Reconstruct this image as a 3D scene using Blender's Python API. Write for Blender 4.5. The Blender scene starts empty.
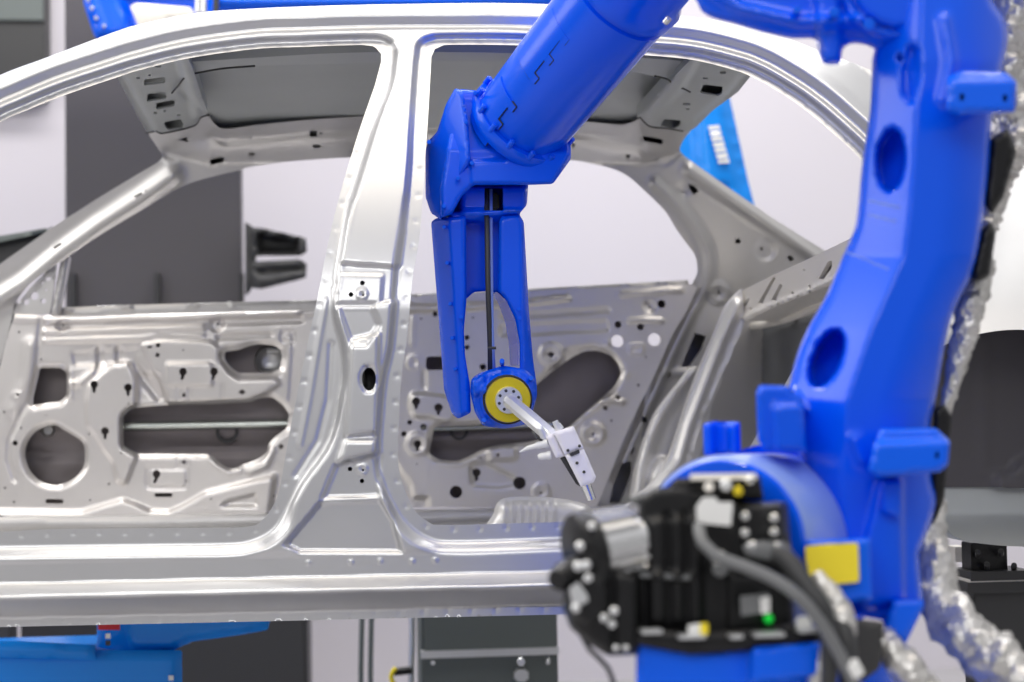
import bpy, bmesh, math, random
import numpy as np
from mathutils import Vector, Matrix
from mathutils.geometry import delaunay_2d_cdt
random.seed(7); np.random.seed(7)
sc = bpy.context.scene
col = sc.collection

# ------------------------------------------------------------------ camera, world, lamps, exposure
F = 1580.0; CX, CY = 512.0, 341.0
CAM = np.array([0.0, 0.0, 1.30])
RM = (Matrix.Rotation(math.radians(-5.3), 3, 'Z') @ Matrix.Rotation(math.radians(93.0), 3, 'X')
      @ Matrix.Rotation(math.radians(-1.0), 3, 'Z'))
R = np.array(RM)
cd = bpy.data.cameras.new('camera'); cam = bpy.data.objects.new('camera', cd); col.objects.link(cam)
cam.matrix_world = Matrix.Translation(Vector(CAM)) @ RM.to_4x4()
cd.sensor_fit = 'HORIZONTAL'; cd.sensor_width = 36.0; cd.lens = F * 36.0 / 1024.0
cd.clip_start = 0.05; cd.clip_end = 100
cd.dof.use_dof = True; cd.dof.focus_distance = 3.22; cd.dof.aperture_fstop = 2.6
sc.camera = cam

w = bpy.data.worlds.new('hall_light'); sc.world = w; w.use_nodes = True
bg = w.node_tree.nodes['Background']
# bright hall: pale ceiling overhead, dimmer hall depth at eye level, grey floor below
wn = w.node_tree; wt = wn.nodes.new('ShaderNodeTexCoord'); wx = wn.nodes.new('ShaderNodeSeparateXYZ'); wr = wn.nodes.new('ShaderNodeValToRGB')
wm = wn.nodes.new('ShaderNodeMapRange'); wm.inputs['From Min'].default_value = -1; wm.inputs['From Max'].default_value = 1
wn.links.new(wt.outputs['Generated'], wx.inputs[0]); wn.links.new(wx.outputs['Z'], wm.inputs['Value']); wn.links.new(wm.outputs['Result'], wr.inputs['Fac'])
cr = wr.color_ramp; cr.elements[0].position = .30; cr.elements[0].color = (.10, .10, .105, 1); cr.elements[1].position = .95; cr.elements[1].color = (.68, .68, .70, 1)
for p_, v_ in ((.46, .22), (.54, .40), (.70, .56)):
    e_ = cr.elements.new(p_); e_.color = (v_, v_, v_ * 1.02, 1)
wn.links.new(wr.outputs['Color'], bg.inputs[0]); bg.inputs[1].default_value = 1.0

def lamp(name, loc, rot, sx, sy, power, color=(1, 1, 1)):
    l = bpy.data.lights.new(name, 'AREA'); l.shape = 'RECTANGLE'; l.size = sx; l.size_y = sy
    l.energy = power; l.color = color
    o = bpy.data.objects.new(name, l); col.objects.link(o)
    o.location = loc; o.rotation_euler = rot
    return o
lamp('ceiling_lamp', (0.2, 1.6, 5.2), (0, 0, 0), 5.0, 1.3, 66, (1, .90, .76))
lamp('ceiling_lamp', (0.2, 3.9, 5.4), (0, 0, 0), 5.0, 0.7, 130, (1, .98, .95))
lamp('ceiling_lamp', (0.2, 6.0, 5.4), (0, 0, 0), 6.0, 0.7, 190, (1, .98, .96))
lamp('unseen_area_light', (-1.2, -2.6, 4.0), (math.radians(55), 0, math.radians(-12)), 5.0, 1.6, 85, (1, .99, .98))

lamp('unseen_area_light', (-4.6, 3.2, 3.9), (math.radians(-8), math.radians(-58), 0), 2.6, 4.0, 105, (1, .97, .93))  # added unseen light, brightens the parcel shelf beam and left-facing surfaces
sc.view_settings.view_transform = 'Standard'; sc.view_settings.look = 'None'
sc.view_settings.exposure = 0.10; sc.view_settings.gamma = 1.0; sc.view_settings.use_curve_mapping = False

# ------------------------------------------------------------------ materials
def mat(name, color, rough=.5, metal=0.0, coat=0.0, bump=0.0, bscale=40.0, var=0.0, vscale=6.0, emit=None, spec=.5):
    m = bpy.data.materials.new(name); m.use_nodes = True
    nt = m.node_tree; b = nt.nodes['Principled BSDF']
    b.inputs['Base Color'].default_value = (*color, 1); b.inputs['Roughness'].default_value = rough
    b.inputs['Metallic'].default_value = metal; b.inputs['Coat Weight'].default_value = coat
    b.inputs['Coat Roughness'].default_value = 0.08
    b.inputs['Specular IOR Level'].default_value = spec
    tc = nt.nodes.new('ShaderNodeTexCoord')
    if var > 0:
        n = nt.nodes.new('ShaderNodeTexNoise'); n.inputs['Scale'].default_value = vscale; n.inputs['Detail'].default_value = 4
        nt.links.new(tc.outputs['Object'], n.inputs['Vector'])
        r = nt.nodes.new('ShaderNodeValToRGB')
        r.color_ramp.elements[0].color = tuple(c * (1 - var) for c in color) + (1,)
        r.color_ramp.elements[1].color = tuple(min(1, c * (1 + var)) for c in color) + (1,)
        r.color_ramp.elements[0].position = .3; r.color_ramp.elements[1].position = .7
        nt.links.new(n.outputs['Fac'], r.inputs['Fac']); nt.links.new(r.outputs['Color'], b.inputs['Base Color'])
    if bump > 0:
        n = nt.nodes.new('ShaderNodeTexNoise'); n.inputs['Scale'].default_value = bscale
        nt.links.new(tc.outputs['Object'], n.inputs['Vector'])
        bp = nt.nodes.new('ShaderNodeBump'); bp.inputs['Strength'].default_value = bump; bp.inputs['Distance'].default_value = .01
        nt.links.new(n.outputs['Fac'], bp.inputs['Height']); nt.links.new(bp.outputs['Normal'], b.inputs['Normal'])
    if emit:
        b.inputs['Emission Color'].default_value = (*emit[0], 1); b.inputs['Emission Strength'].default_value = emit[1]
    return m
M = dict(
    steel=mat('bare_sheet_steel', (.62, .62, .625), .34, .85, var=.03, vscale=5),
    steel_in=mat('galvanised_inner_steel', (.56, .55, .545), .40, .70, var=.05, vscale=4),
    steel_door=mat('door_sheet_steel', (.75, .72, .70), .33, .72, var=.04, vscale=4),
    steel_roof=mat('galvanised_roof_steel', (.46, .48, .475), .5, .45, var=.03),
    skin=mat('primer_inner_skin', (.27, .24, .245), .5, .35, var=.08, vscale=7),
    cream=mat('bare_steel_bracket', (.90, .86, .79), .45, 0),
    dark_pad=mat('dark_grey_bulkhead', (.12, .125, .135), .6, .1, var=.06),
    beam=mat('zinc_tube', (.66, .70, .66), .25, .8),
    blue=mat('robot_blue_paint', (.0006, .098, .86), .2, 0, 0, spec=.36),
    blue2=mat('robot_mid_blue_paint', (.0006, .122, .92), .2, 0, 0, spec=.36),
    sky=mat('robot_light_blue_paint', (.003, .25, .84), .25, 0, 0, spec=.4),
    lilac=mat('pale_blue_finish', (.20, .30, .72), .35, 0, .3),
    black=mat('black_housing', (.009, .009, .010), .33, 0, 0, bump=.1, bscale=200, spec=.35),
    cable=mat('black_rubber_cable', (.035, .036, .038), .45),
    grey_cable=mat('grey_cable_sheath', (.16, .165, .17), .4),
    chrome=mat('bright_machined_metal', (.78, .78, .78), .22, .95),
    alu=mat('milled_aluminium', (.78, .79, .80), .33, .8),
    white=mat('white_coated_metal', (.86, .84, .88), .35, .1),
    cleanwhite=mat('white_plastic', (.85, .85, .83), .4),
    ring=mat('yellow_anodised_ring', (.78, .62, .02), .3, .45),
    yellow=mat('yellow_label', (.97, .78, .03), .5),
    wrap=mat('silver_fabric_sleeve', (.60, .585, .56), .3, .6, bump=1.0, bscale=45),
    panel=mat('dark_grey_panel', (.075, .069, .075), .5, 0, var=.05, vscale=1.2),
    char=mat('charcoal_painted_steel', (.035, .035, .036), .5),
    greybox=mat('grey_green_cabinet', (.125, .145, .14), .5, .1),
    wall=mat('white_wall_paint', (.64, .61, .65), .8),
    floor=mat('grey_floor_paint', (.42, .41, .42), .55, var=.06),
    red=mat('red_label', (.65, .02, .03), .5),
    green=mat('green_lamp', (.01, .5, .03), .3, emit=((.0, .9, .08), .35)),
    steel_lit=mat('lit_inner_steel', (.78, .77, .76), .4, .4),  # paler steel: extra light put into the colour of inner rear parts
    hole=mat('black_seal_and_gap', (.01, .01, .011), .5),
)

# ------------------------------------------------------------------ projection: photo measurements to points in the place
def rays(px, py):
    px = np.asarray(px, float); py = np.asarray(py, float)
    c = np.stack([(px - CX) / F, -(py - CY) / F, -np.ones_like(px)], -1)
    return c @ R.T
def PY(px, py, Y):
    d = rays(px, py); t = (np.asarray(Y) - CAM[1]) / d[..., 1]
    return CAM + d * t[..., None]
def PZ(px, py, Z):
    d = rays(px, py); t = (np.asarray(Z) - CAM[2]) / d[..., 2]
    return CAM + d * t[..., None]
def PX(px, py, X):
    d = rays(px, py); t = (np.asarray(X) - CAM[0]) / d[..., 0]
    return CAM + d * t[..., None]
def pt(px, py, Y): return Vector(PY(np.array(px), np.array(py), np.array(float(Y))))

# ------------------------------------------------------------------ 2D helpers
def crv(pts, closed=False, step=3.0):
    p = np.array(pts, float); n = len(p); out = []
    rng = n if closed else n - 1
    for i in range(rng):
        if closed: a, b, c, d = p[(i - 1) % n], p[i], p[(i + 1) % n], p[(i + 2) % n]
        else: a, b, c, d = p[max(i - 1, 0)], p[i], p[i + 1], p[min(i + 2, n - 1)]
        k = max(1, int(np.linalg.norm(c - b) / step))
        for j in range(k):
            t = j / k; t2 = t * t; t3 = t2 * t
            out.append(.5 * ((2 * b) + (-a + c) * t + (2 * a - 5 * b + 4 * c - d) * t2 + (-a + 3 * b - 3 * c + d) * t3))
    if not closed: out.append(p[-1])
    return np.array(out)
def rnd(pts, r=3.0, seg=4):
    p = np.array(pts, float); n = len(p); out = []
    for i in range(n):
        a, b, c = p[i - 1], p[i], p[(i + 1) % n]
        u = a - b; v = c - b; lu = np.linalg.norm(u); lv = np.linalg.norm(v)
        q = min(r, lu * .45, lv * .45)
        s = b + u / max(lu, 1e-9) * q; e = b + v / max(lv, 1e-9) * q
        for j in range(seg + 1):
            t = j / seg; out.append((1 - t) ** 2 * s + 2 * t * (1 - t) * b + t * t * e)
    return np.array(out)
def circ(cx, cy, r, ry=None, n=None, ang=0):
    ry = ry or r; n = n or (8 if r < 2 else 12 if r < 5 else 22)
    a = np.linspace(0, 2 * math.pi, n, endpoint=False); x = r * np.cos(a); y = ry * np.sin(a)
    c, s = math.cos(math.radians(ang)), math.sin(math.radians(ang))
    return np.stack([cx + x * c - y * s, cy + x * s + y * c], 1)
def rect(x0, y0, x1, y1, r=1.0): return rnd([(x0, y0), (x1, y0), (x1, y1), (x0, y1)], r, 3)
def keyhole(cx, cy, r=4.0, ln=6.0, lean=0.0):
    a = np.radians(np.linspace(115, 425, 13)); x = cx + r * np.cos(a); y = cy + r * np.sin(a)
    q = [(cx + r * .42 + lean, cy + ln + r * .3), (cx + lean, cy + ln + r * .7), (cx - r * .42 + lean, cy + ln + r * .3)]
    return np.concatenate([np.stack([x, y], 1), np.array(q)])
def resample(p, step):
    p = np.asarray(p, float); out = []
    for i in range(len(p)):
        a, b = p[i], p[(i + 1) % len(p)]; k = max(1, int(round(np.linalg.norm(b - a) / step)))
        for j in range(k): out.append(a + (b - a) * j / k)
    return np.array(out)
def segd(q, p, closed):
    p = np.asarray(p, float)
    a = p if closed else p[:-1]; b = np.roll(p, -1, 0) if closed else p[1:]
    d = np.full(len(q), 1e9)
    for i in range(0, len(q), 8000):
        z = q[i:i + 8000, None, :]; ab = (b - a)[None]
        t = ((z - a[None]) * ab).sum(-1) / np.maximum((ab ** 2).sum(-1), 1e-9)
        t = np.clip(t, 0, 1); dd = z - (a[None] + ab * t[..., None])
        d[i:i + 8000] = np.sqrt((dd ** 2).sum(-1)).min(1)
    return d
def inside(q, p):
    p = np.asarray(p, float); x, y = q[:, 0], q[:, 1]; r = np.zeros(len(q), bool); n = len(p)
    for i in range(n):
        x0, y0 = p[i]; x1, y1 = p[(i + 1) % n]
        if y0 == y1: continue
        c = ((y0 > y) != (y1 > y)) & (x < (x1 - x0) * (y - y0) / (y1 - y0) + x0)
        r ^= c
    return r
def sd(q, p):
    d = segd(q, p, True); return np.where(inside(q, p), d, -d)
def ss(t): t = np.clip(t, 0, 1); return t * t * (3 - 2 * t)

def tri(outline, holes, step, fine=None):
    loops = [resample(outline, step * 1.2)] + [resample(h, step * 1.2) for h in holes]
    allb = np.concatenate(loops); edges = []; k = 0
    for l in loops:
        n = len(l); edges += [(k + i, k + (i + 1) % n) for i in range(n)]; k += n
    x0, y0 = loops[0].min(0); x1, y1 = loops[0].max(0)
    def grid(ax, ay, bx, by, s):
        xs = np.arange(ax, bx, s); ys = np.arange(ay, by, s * .866)
        gx, gy = np.meshgrid(xs, ys); gx = gx + (np.arange(len(ys)) % 2)[:, None] * s * .5
        g = np.stack([gx.ravel(), gy.ravel()], 1); return g + np.random.uniform(-.06, .06, g.shape) * s
    if fine is None: g = grid(x0, y0, x1, y1, step); sz = np.full(len(g), step)
    else:
        fx0, fy0, fx1, fy1, big = fine
        g1 = grid(max(x0, fx0), max(y0, fy0), min(x1, fx1), min(y1, fy1), step); g2 = grid(x0, y0, x1, y1, big)
        m = (g2[:, 0] > fx0) & (g2[:, 0] < fx1) & (g2[:, 1] > fy0) & (g2[:, 1] < fy1)
        g = np.concatenate([g1, g2[~m]]); sz = np.concatenate([np.full(len(g1), step), np.full((~m).sum(), big)])
    keep = inside(g, loops[0])
    for h in loops[1:]: keep &= ~inside(g, h)
    g = g[keep]; sz = sz[keep]
    if len(g):
        dm = np.full(len(g), 1e9)
        for l in loops: dm = np.minimum(dm, segd(g, l, True))
        g = g[dm > .5 * np.minimum(sz, step * 1.5)]
    allp = np.concatenate([allb, g]) if len(g) else allb
    vs, es, fs, *_ = delaunay_2d_cdt([Vector(p) for p in allp], edges, [], 0, 1e-5)
    v = np.array([(a[0], a[1]) for a in vs]); f = np.array(fs, int)
    c = v[f].mean(1); k = inside(c, loops[0])
    for h in loops[1:]: k &= ~inside(c, h)
    return v, f[k]

def feats_eval(q, feats):
    h = np.zeros(len(q))
    for f in feats:
        k = f[0]; p = np.asarray(f[1], float)
        mg = 30; lo = p.min(0) - mg; hi = p.max(0) + mg
        m = (q[:, 0] > lo[0]) & (q[:, 0] < hi[0]) & (q[:, 1] > lo[1]) & (q[:, 1] < hi[1])
        if not m.any(): continue
        s = q[m]
        if k == 'poly': h[m] += f[2] * ss((sd(s, p) + f[3] * .5) / f[3])
        elif k == 'ridge': h[m] += f[3] * np.exp(-(segd(s, p, False) / f[2]) ** 2)
        elif k == 'loop': h[m] += f[3] * np.exp(-(segd(s, p, True) / f[2]) ** 2)
        elif k == 'rim':
            d = -sd(s, p); h[m] += f[3] * ss(1 - np.clip(d, 0, None) / f[2])
        elif k == 'dots':
            for c in p:
                h[m] += f[3] * np.exp(-(((s - c) ** 2).sum(1) / f[2] ** 2))
    return h

# ------------------------------------------------------------------ object helpers
def link(name, me, m, parent=None):
    o = bpy.data.objects.new(name, me); col.objects.link(o)
    if m is not None:
        for mm in (m if isinstance(m, (list, tuple)) else [m]): me.materials.append(mm)
    if parent is not None: o.parent = parent
    return o
def empty(name, loc):
    o = bpy.data.objects.new(name, None); o.empty_display_size = .1; col.objects.link(o)
    o.location = loc; bpy.context.view_layer.update(); return o
def tag(o, label=None, cat=None, group=None, kind=None):
    if label: o['label'] = label
    if cat: o['category'] = cat
    if group: o['group'] = group
    if kind: o['kind'] = kind
    return o
def rebase(o):
    """children were written in place coordinates: keep them there"""
    for c in o.children:
        c.matrix_parent_inverse = o.matrix_world.inverted()

def panel(name, outline, m, parent=None, depth=3.0, holes=(), pin=(), feats=(), step=3.0, fine=None, axis='Y',
          thick=.03, back=True, edge=None, ext='axis', hw=.012, smooth=True, off=None, box=None):
    """a pressed sheet or a casting: outline + openings, pressed relief, real thickness.
    holes go right through, pin holes open only the front sheet (box section behind)"""
    holes = [np.asarray(h, float) for h in holes]; pin = [np.asarray(h, float) for h in pin]
    outline = np.asarray(outline, float)
    mp = {'Y': PY, 'X': PX, 'Z': PZ}[axis]
    def base(q): return depth(q) if callable(depth) else np.full(len(q), float(depth))
    sgn = 1.0 if axis != 'Z' else 1.0
    ctr = outline.mean(0)
    if ext == 'ray':
        dr = rays(np.array(ctr[0]), np.array(ctr[1])); dr = dr / np.linalg.norm(dr)
    elif isinstance(ext, tuple): dr = np.array(ext, float)
    else: dr = {'Y': np.array([0, 1, 0.]), 'X': np.array([1., 0, 0]), 'Z': np.array([0, 0, 1.])}[axis]
    V = []; Fc = []; SM = []
    v, f = tri(outline, holes + pin, step, fine)
    h = feats_eval(v, feats)
    if edge:
        d = segd(v, outline, True); t = np.clip(1 - d / edge[0], 0, 1)
        h -= edge[1] * (1 - np.sqrt(np.maximum(1 - t * t, 0)))
    dep = base(v)
    if off is not None: dep = dep + off(v)
    p3 = mp(v[:, 0], v[:, 1], dep - h)
    # orient towards the camera
    a, b, c = p3[f[:, 0]], p3[f[:, 1]], p3[f[:, 2]]
    nn = np.cross(b - a, c - a); fl = ((nn * (CAM - a)).sum(1) < 0)
    f = f.copy(); f[fl] = f[fl][:, ::-1]
    V += list(p3); Fc += [tuple(x) for x in f]; SM += [smooth] * len(f)
    # rim walls from boundary edges
    ec = {}
    for t in f:
        for i in range(3):
            e = (int(t[i]), int(t[(i + 1) % 3])); kk = (min(e), max(e)); ec.setdefault(kk, []).append(e)
    be = [e[0] for e in ec.values() if len(e) == 1]
    bk = (lambda q: np.maximum(0, off(q) - .04) + (box(q) if box else 0)) if off is not None else (lambda q: 0.0)
    far_ = (lambda q: mp(q[:, 0], q[:, 1], base(q) + bk(q) + thick)) if off is not None else (lambda q: mp(q[:, 0], q[:, 1], base(q)) + dr * thick)
    pb = far_(v)
    mid = np.array([(v[a] + v[b]) * .5 for a, b in be])
    d0 = segd(mid, resample(outline, step * 1.2), True)
    dh = np.full(len(mid), 1e9)
    for hh in holes: dh = np.minimum(dh, segd(mid, resample(hh, step * 1.2), True))
    for i, (a, b) in enumerate(be):
        if d0[i] < .05 or (dh[i] < .05 and back): ea, eb = pb[a], pb[b]
        else: ea, eb = p3[a] + dr * hw, p3[b] + dr * hw
        k = len(V); V += [p3[b], p3[a], ea, eb]; Fc.append((k, k + 1, k + 2, k + 3)); SM.append(False)
    if back:
        v2, f2 = tri(outline, holes, max(step * 3, 8), None)
        q = far_(v2)
        k = len(V); V += list(q)
        a, b, c = q[f2[:, 0]], q[f2[:, 1]], q[f2[:, 2]]
        nn = np.cross(b - a, c - a); fl = ((nn * (CAM - a)).sum(1) > 0)
        f2 = f2.copy(); f2[fl] = f2[fl][:, ::-1]
        Fc += [tuple(int(i) + k for i in x) for x in f2]; SM += [smooth] * len(f2)
    me = bpy.data.meshes.new(name); me.from_pydata([tuple(x) for x in V], [], [tuple(int(i) for i in x) for x in Fc])
    me.polygons.foreach_set('use_smooth', SM); me.update()
    return link(name, me, m, parent)

class MB:
    def __init__(s): s.v = []; s.f = []; s.s = []
    def add(s, vs, fs, sm=False):
        k = len(s.v); s.v += [tuple(x) for x in vs]; s.f += [tuple(i + k for i in f) for f in fs]
        s.s += [sm] * len(fs) if isinstance(sm, bool) else list(sm)
        return s
    def rev(s, A, B, prof, n=24, caps=True, flat=False):
        """surface of revolution: prof = [(t along A->B, radius)]"""
        A = Vector(A); B = Vector(B); ax = (B - A); L = ax.length; ax = ax / L
        u = ax.orthogonal().normalized()
        if abs(ax.z) < .95: u = (Vector((0, 0, 1)) - ax * ax.z).normalized()
        w_ = ax.cross(u); vs = []; fs = []; sm = []
        for (t, r) in prof:
            for j in range(n):
                a = 2 * math.pi * j / n; vs.append(A + ax * (t * L) + (u * math.cos(a) + w_ * math.sin(a)) * r)
        m_ = len(prof)
        # duplicate rings at hard edges: simply shade smooth only along shallow turns
        for i in range(m_ - 1):
            for j in range(n):
                fs.append((i * n + j, i * n + (j + 1) % n, (i + 1) * n + (j + 1) % n, (i + 1) * n + j)); sm.append(not flat)
        if caps:
            fs.append(tuple(range(n))[::-1]); sm.append(False)
            fs.append(tuple(range((m_ - 1) * n, m_ * n))); sm.append(False)
        return s.add(vs, fs, sm)
    def cyl(s, A, B, r0, r1=None, n=20, bev=.12):
        r1 = r0 if r1 is None else r1; L = (Vector(B) - Vector(A)).length; b = min(bev * min(r0, r1), L * .3); t = b / L
        return s.rev(A, B, [(0, r0 - b), (t, r0), (1 - t, r1), (1, r1 - b)], n)
    def tube(s, pts, rad, n=12, crinkle=0.0, rings=0.0, step=.012):
        if crinkle: step = .007; n = 26
        P = crv([tuple(p) for p in pts], False, step); m_ = len(P)
        rr = np.interp(np.linspace(0, 1, m_), np.linspace(0, 1, len(rad)), rad) if hasattr(rad, '__len__') else np.full(m_, rad)
        T = np.gradient(P, axis=0); T /= np.linalg.norm(T, axis=1)[:, None]
        u = np.cross(T[0], [0, 0, 1.0]); u = u / np.linalg.norm(u) if np.linalg.norm(u) > 1e-3 else np.array([1., 0, 0])
        vs = []; fs = []
        acc = 0
        for i in range(m_):
            if i: acc += np.linalg.norm(P[i] - P[i - 1])
            u = u - T[i] * (u @ T[i]); u /= np.linalg.norm(u); v_ = np.cross(T[i], u)
            for j in range(n):
                a = 2 * math.pi * j / n; r = rr[i]
                if crinkle: r *= 1 + crinkle * (.55 * math.sin(acc / rr[i] * 3.4 + 1.6 * math.sin(a * 2 + acc * 9)) + .45 * math.sin(acc / rr[i] * 7.1 + 2.2 * math.sin(a * 3 + acc * 31)) + random.uniform(-.22, .22))
                if rings: r *= 1 + rings * (1 if math.sin(acc / rr[i] * 5.0) > 0 else -1)
                vs.append(P[i] + (u * math.cos(a) + v_ * math.sin(a)) * r)
        for i in range(m_ - 1):
            for j in range(n): fs.append((i * n + j, i * n + (j + 1) % n, (i + 1) * n + (j + 1) % n, (i + 1) * n + j))
        sm = [True] * len(fs)
        fs.append(tuple(range(n))[::-1]); fs.append(tuple(range((m_ - 1) * n, m_ * n))); sm += [False, False]
        return s.add(vs, fs, sm)
    def box(s, c, sx, sy, sz, rot=None, bev=.1):
        """chamfered box about c; rot = 3x3 matrix"""
        bm = bmesh.new(); bmesh.ops.create_cube(bm, size=1)
        for v in bm.verts: v.co = Vector((v.co.x * sx, v.co.y * sy, v.co.z * sz))
        if bev: bmesh.ops.bevel(bm, geom=bm.edges[:], offset=bev * min(sx, sy, sz), segments=2, affect='EDGES')
        for v in bm.verts: v.co = (rot @ v.co if rot else v.co) + Vector(c)
        bm.verts.index_update(); s.add([v.co[:] for v in bm.verts], [tuple(v.index for v in f.verts) for f in bm.faces]); bm.free()
        return s
    def build(s, name, m, parent=None):
        me = bpy.data.meshes.new(name); me.from_pydata(s.v, [], s.f); me.polygons.foreach_set('use_smooth', s.s)
        bm = bmesh.new(); bm.from_mesh(me); bmesh.ops.recalc_face_normals(bm, faces=bm.faces); bm.to_mesh(me); bm.free()
        me.set_sharp_from_angle(angle=math.radians(38)); me.update()
        return link(name, me, m, parent)
def px_m(r, Y): return r * Y / F
VIEW = -Vector(R[:, 2])            # straight ahead of the photographer
RIGHT = Vector(R[:, 0]); UP = Vector(R[:, 1])
def prism(name, pts, Y0, Y1, m, parent=None, r=2.0, er=(3.0, .008), **k):
    """a block cut to an outline with rounded edges, Y0 near face, Y1 far face"""
    return panel(name, rnd(pts, r), m, parent, depth=Y0, thick=Y1 - Y0, edge=er, ext=k.pop('ext', 'ray'), step=k.pop('step', 4.0), **k)

# ================================================================== SETTING
def plane(name, co, m):
    me = bpy.data.meshes.new(name); me.from_pydata(co, [], [(0, 1, 2, 3)])
    o = link(name, me, m); o['kind'] = 'structure'; return o
plane('floor', [(-8, -6, 0), (8, -6, 0), (8, 9, 0), (-8, 9, 0)], M['floor'])
wl = MB().box((0, 8.1, 2.4), 16, .2, 4.8, bev=0).build('wall_back', M['wall']); wl['kind'] = 'structure'

# ================================================================== CAR BODY
car = empty('car_body', (0.2, 3.7, 0.0))
tag(car, 'bare grey steel car body shell without near doors, open to the robot arm', 'car body')

TOP = crv([(-235, 262), (-190, 205), (-130, 150), (-60, 105), (0, 75), (45, 58), (95, 39), (120, 30), (140, 24), (195, 13), (255, 8.5), (330, 5.5), (400, 4),
           (506, 3), (600, 7), (663, 14), (711, 19), (740, 25), (770, 33), (795, 41), (820, 51), (850, 62), (872, 71), (940, 105), (1010, 140), (1100, 160), (1240, 168)], False, 6)
FO = np.concatenate([crv([(-180, 300), (-160, 235), (-120, 196), (-60, 156), (0, 122), (25, 111), (65, 95), (118, 77), (140, 70), (190, 58), (255, 49), (300, 47), (362, 45), (376, 48), (381, 54), (381, 62)], False, 5),
      crv([(375, 85), (360, 128), (347, 170), (335, 213), (325, 258), (317, 300), (308, 341), (300, 381), (291, 426), (285, 459), (279, 491), (272, 508), (262, 520), (246, 527), (176, 528), (59, 529), (0, 532), (-100, 536), (-150, 530), (-175, 505), (-184, 420)], False, 5)])
RO = np.concatenate([crv([(431, 65), (431.5, 57), (435, 49), (444, 45), (505, 45), (560, 47.5), (616, 53), (687, 59), (734, 70), (753, 77.5), (771, 87), (800, 106), (828, 129), (861, 160), (876, 190), (872, 230), (850, 270), (822, 316), (795, 366), (752, 443), (722, 490), (700, 510), (670, 520), (620, 522), (560, 522), (449, 525), (429, 522), (413, 508), (402, 481), (398, 458), (399.5, 405), (402, 372), (406.5, 341), (409.5, 310), (413, 275), (420, 233), (424.5, 170), (428.5, 110)], True, 5)])
SF = np.concatenate([crv([(-192, 300), (-172, 228), (-128, 187), (-64, 148), (-3, 117), (22, 106), (62, 89.5), (115, 72), (138, 65), (188, 53), (254, 44), (300, 42), (366, 40), (384, 42), (392, 50), (391, 62), (387, 85), (371, 128), (358, 170), (345, 213), (338, 253), (331, 295), (333, 320), (340, 348), (341, 375), (338, 395), (333, 424), (323, 449), (300, 481), (284, 512), (270, 530), (250, 540), (225, 543), (150, 544), (0, 546), (-110, 549), (-170, 545), (-190, 510), (-196, 420)], True, 5)])
SR = np.concatenate([crv([(420, 60), (422, 46), (432, 41), (444, 39.5), (505, 39.5), (560, 42), (618, 47.5), (689, 53.5), (737, 64.5), (756, 71.5), (773.5, 80.5), (803.5, 99.5), (832, 122.5), (866.5, 155.5), (887, 188), (882, 234), (859, 275), (831, 321), (803, 371), (760, 449), (731, 498), (706, 520), (672, 532), (620, 536), (560, 537), (460, 540), (430, 537), (408, 522), (394, 503), (384, 481), (381, 454), (383.5, 416), (387, 379), (395, 341), (401, 270), (408, 220), (413, 170), (415.5, 125)], True, 5)])
ARCH = [(858, 606), (861, 560), (864, 500), (875, 440), (900, 385), (935, 351), (967, 337), (1007, 330), (1040, 333), (1085, 352), (1120, 390), (1142, 440), (1150, 500)]
NB = np.concatenate([TOP, [(1262, 190), (1265, 520), (1150, 520)], crv(ARCH[::-1], False, 6), [(858, 608), (760, 610), (560, 614.5), (300, 620.5), (0, 627), (-240, 632), (-242, 400)]])

def near_depth(q):
    return 3.0 + .0017 * np.clip(335 - q[:, 1], 0, 190) * ss((q[:, 0] - 880) / 60) + .22 * np.clip((310 - q[:, 1]) / 260, 0, 1.4) ** 1.5
TLINE = crv([(-192, 300), (-172, 228), (-128, 187), (-64, 148), (-3, 117), (22, 106), (62, 89.5), (115, 72), (138, 65), (188, 53), (254, 44), (300, 42), (360, 40.2), (405, 39.5), (450, 39.5), (505, 39.5), (560, 42), (618, 47.5), (689, 53.5), (737, 64.5), (756, 71.5), (773.5, 80.5), (803.5, 99.5), (832, 122.5), (866.5, 155.5), (887, 188), (882, 234), (859, 275), (831, 321), (803, 371)], False, 5)
TREG = np.concatenate([TLINE, [(803, 480), (-196, 480)]])
def near_off(q):
    x, y = q[:, 0], q[:, 1]
    o = np.minimum(-sd(q, SF), -sd(q, SR))
    e = segd(q, TOP, False)
    wl_ = ss((y - 500) / 30)                       # broad ledge above the sill
    ramp = 7.5 + 8 * wl_
    r = .024 * (1 - ss(o / ramp))
    wt = np.maximum(ss((60 - e) / 14) * (x < 745), ss((x - 715) / 30) * (y < 520))
    ot = np.where(inside(q, TREG), 0, segd(q, TLINE, False))
    prof = np.interp(ot, [0, 8, 9, 12.5, 14, 25, 26, 29, 36, 60, 120], [0, 0, .001, .007, .007, -.015, -.0145, -.004, .025, .08, .09])
    r += wt * prof
    r += .16 * np.clip(1 - e / 9, 0, 1) ** 2 * ss((850 - x) / 80)
    s = (627 - .0222 * x) - y
    so = np.interp(s, [0, 10, 12, 27, 30, 40, 43, 63, 70], [.055, .055, .045, -.032, -.035, -.004, .004, .004, 0])
    r += so * (s < 70) * ss((880 - x) / 20)
    return r
def near_box(q): return .09 * ss((np.minimum(-sd(q, SF), -sd(q, SR)) - 3) / 22) * ss((segd(q, TOP, False) - 10) / 20)
weld = []
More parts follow.
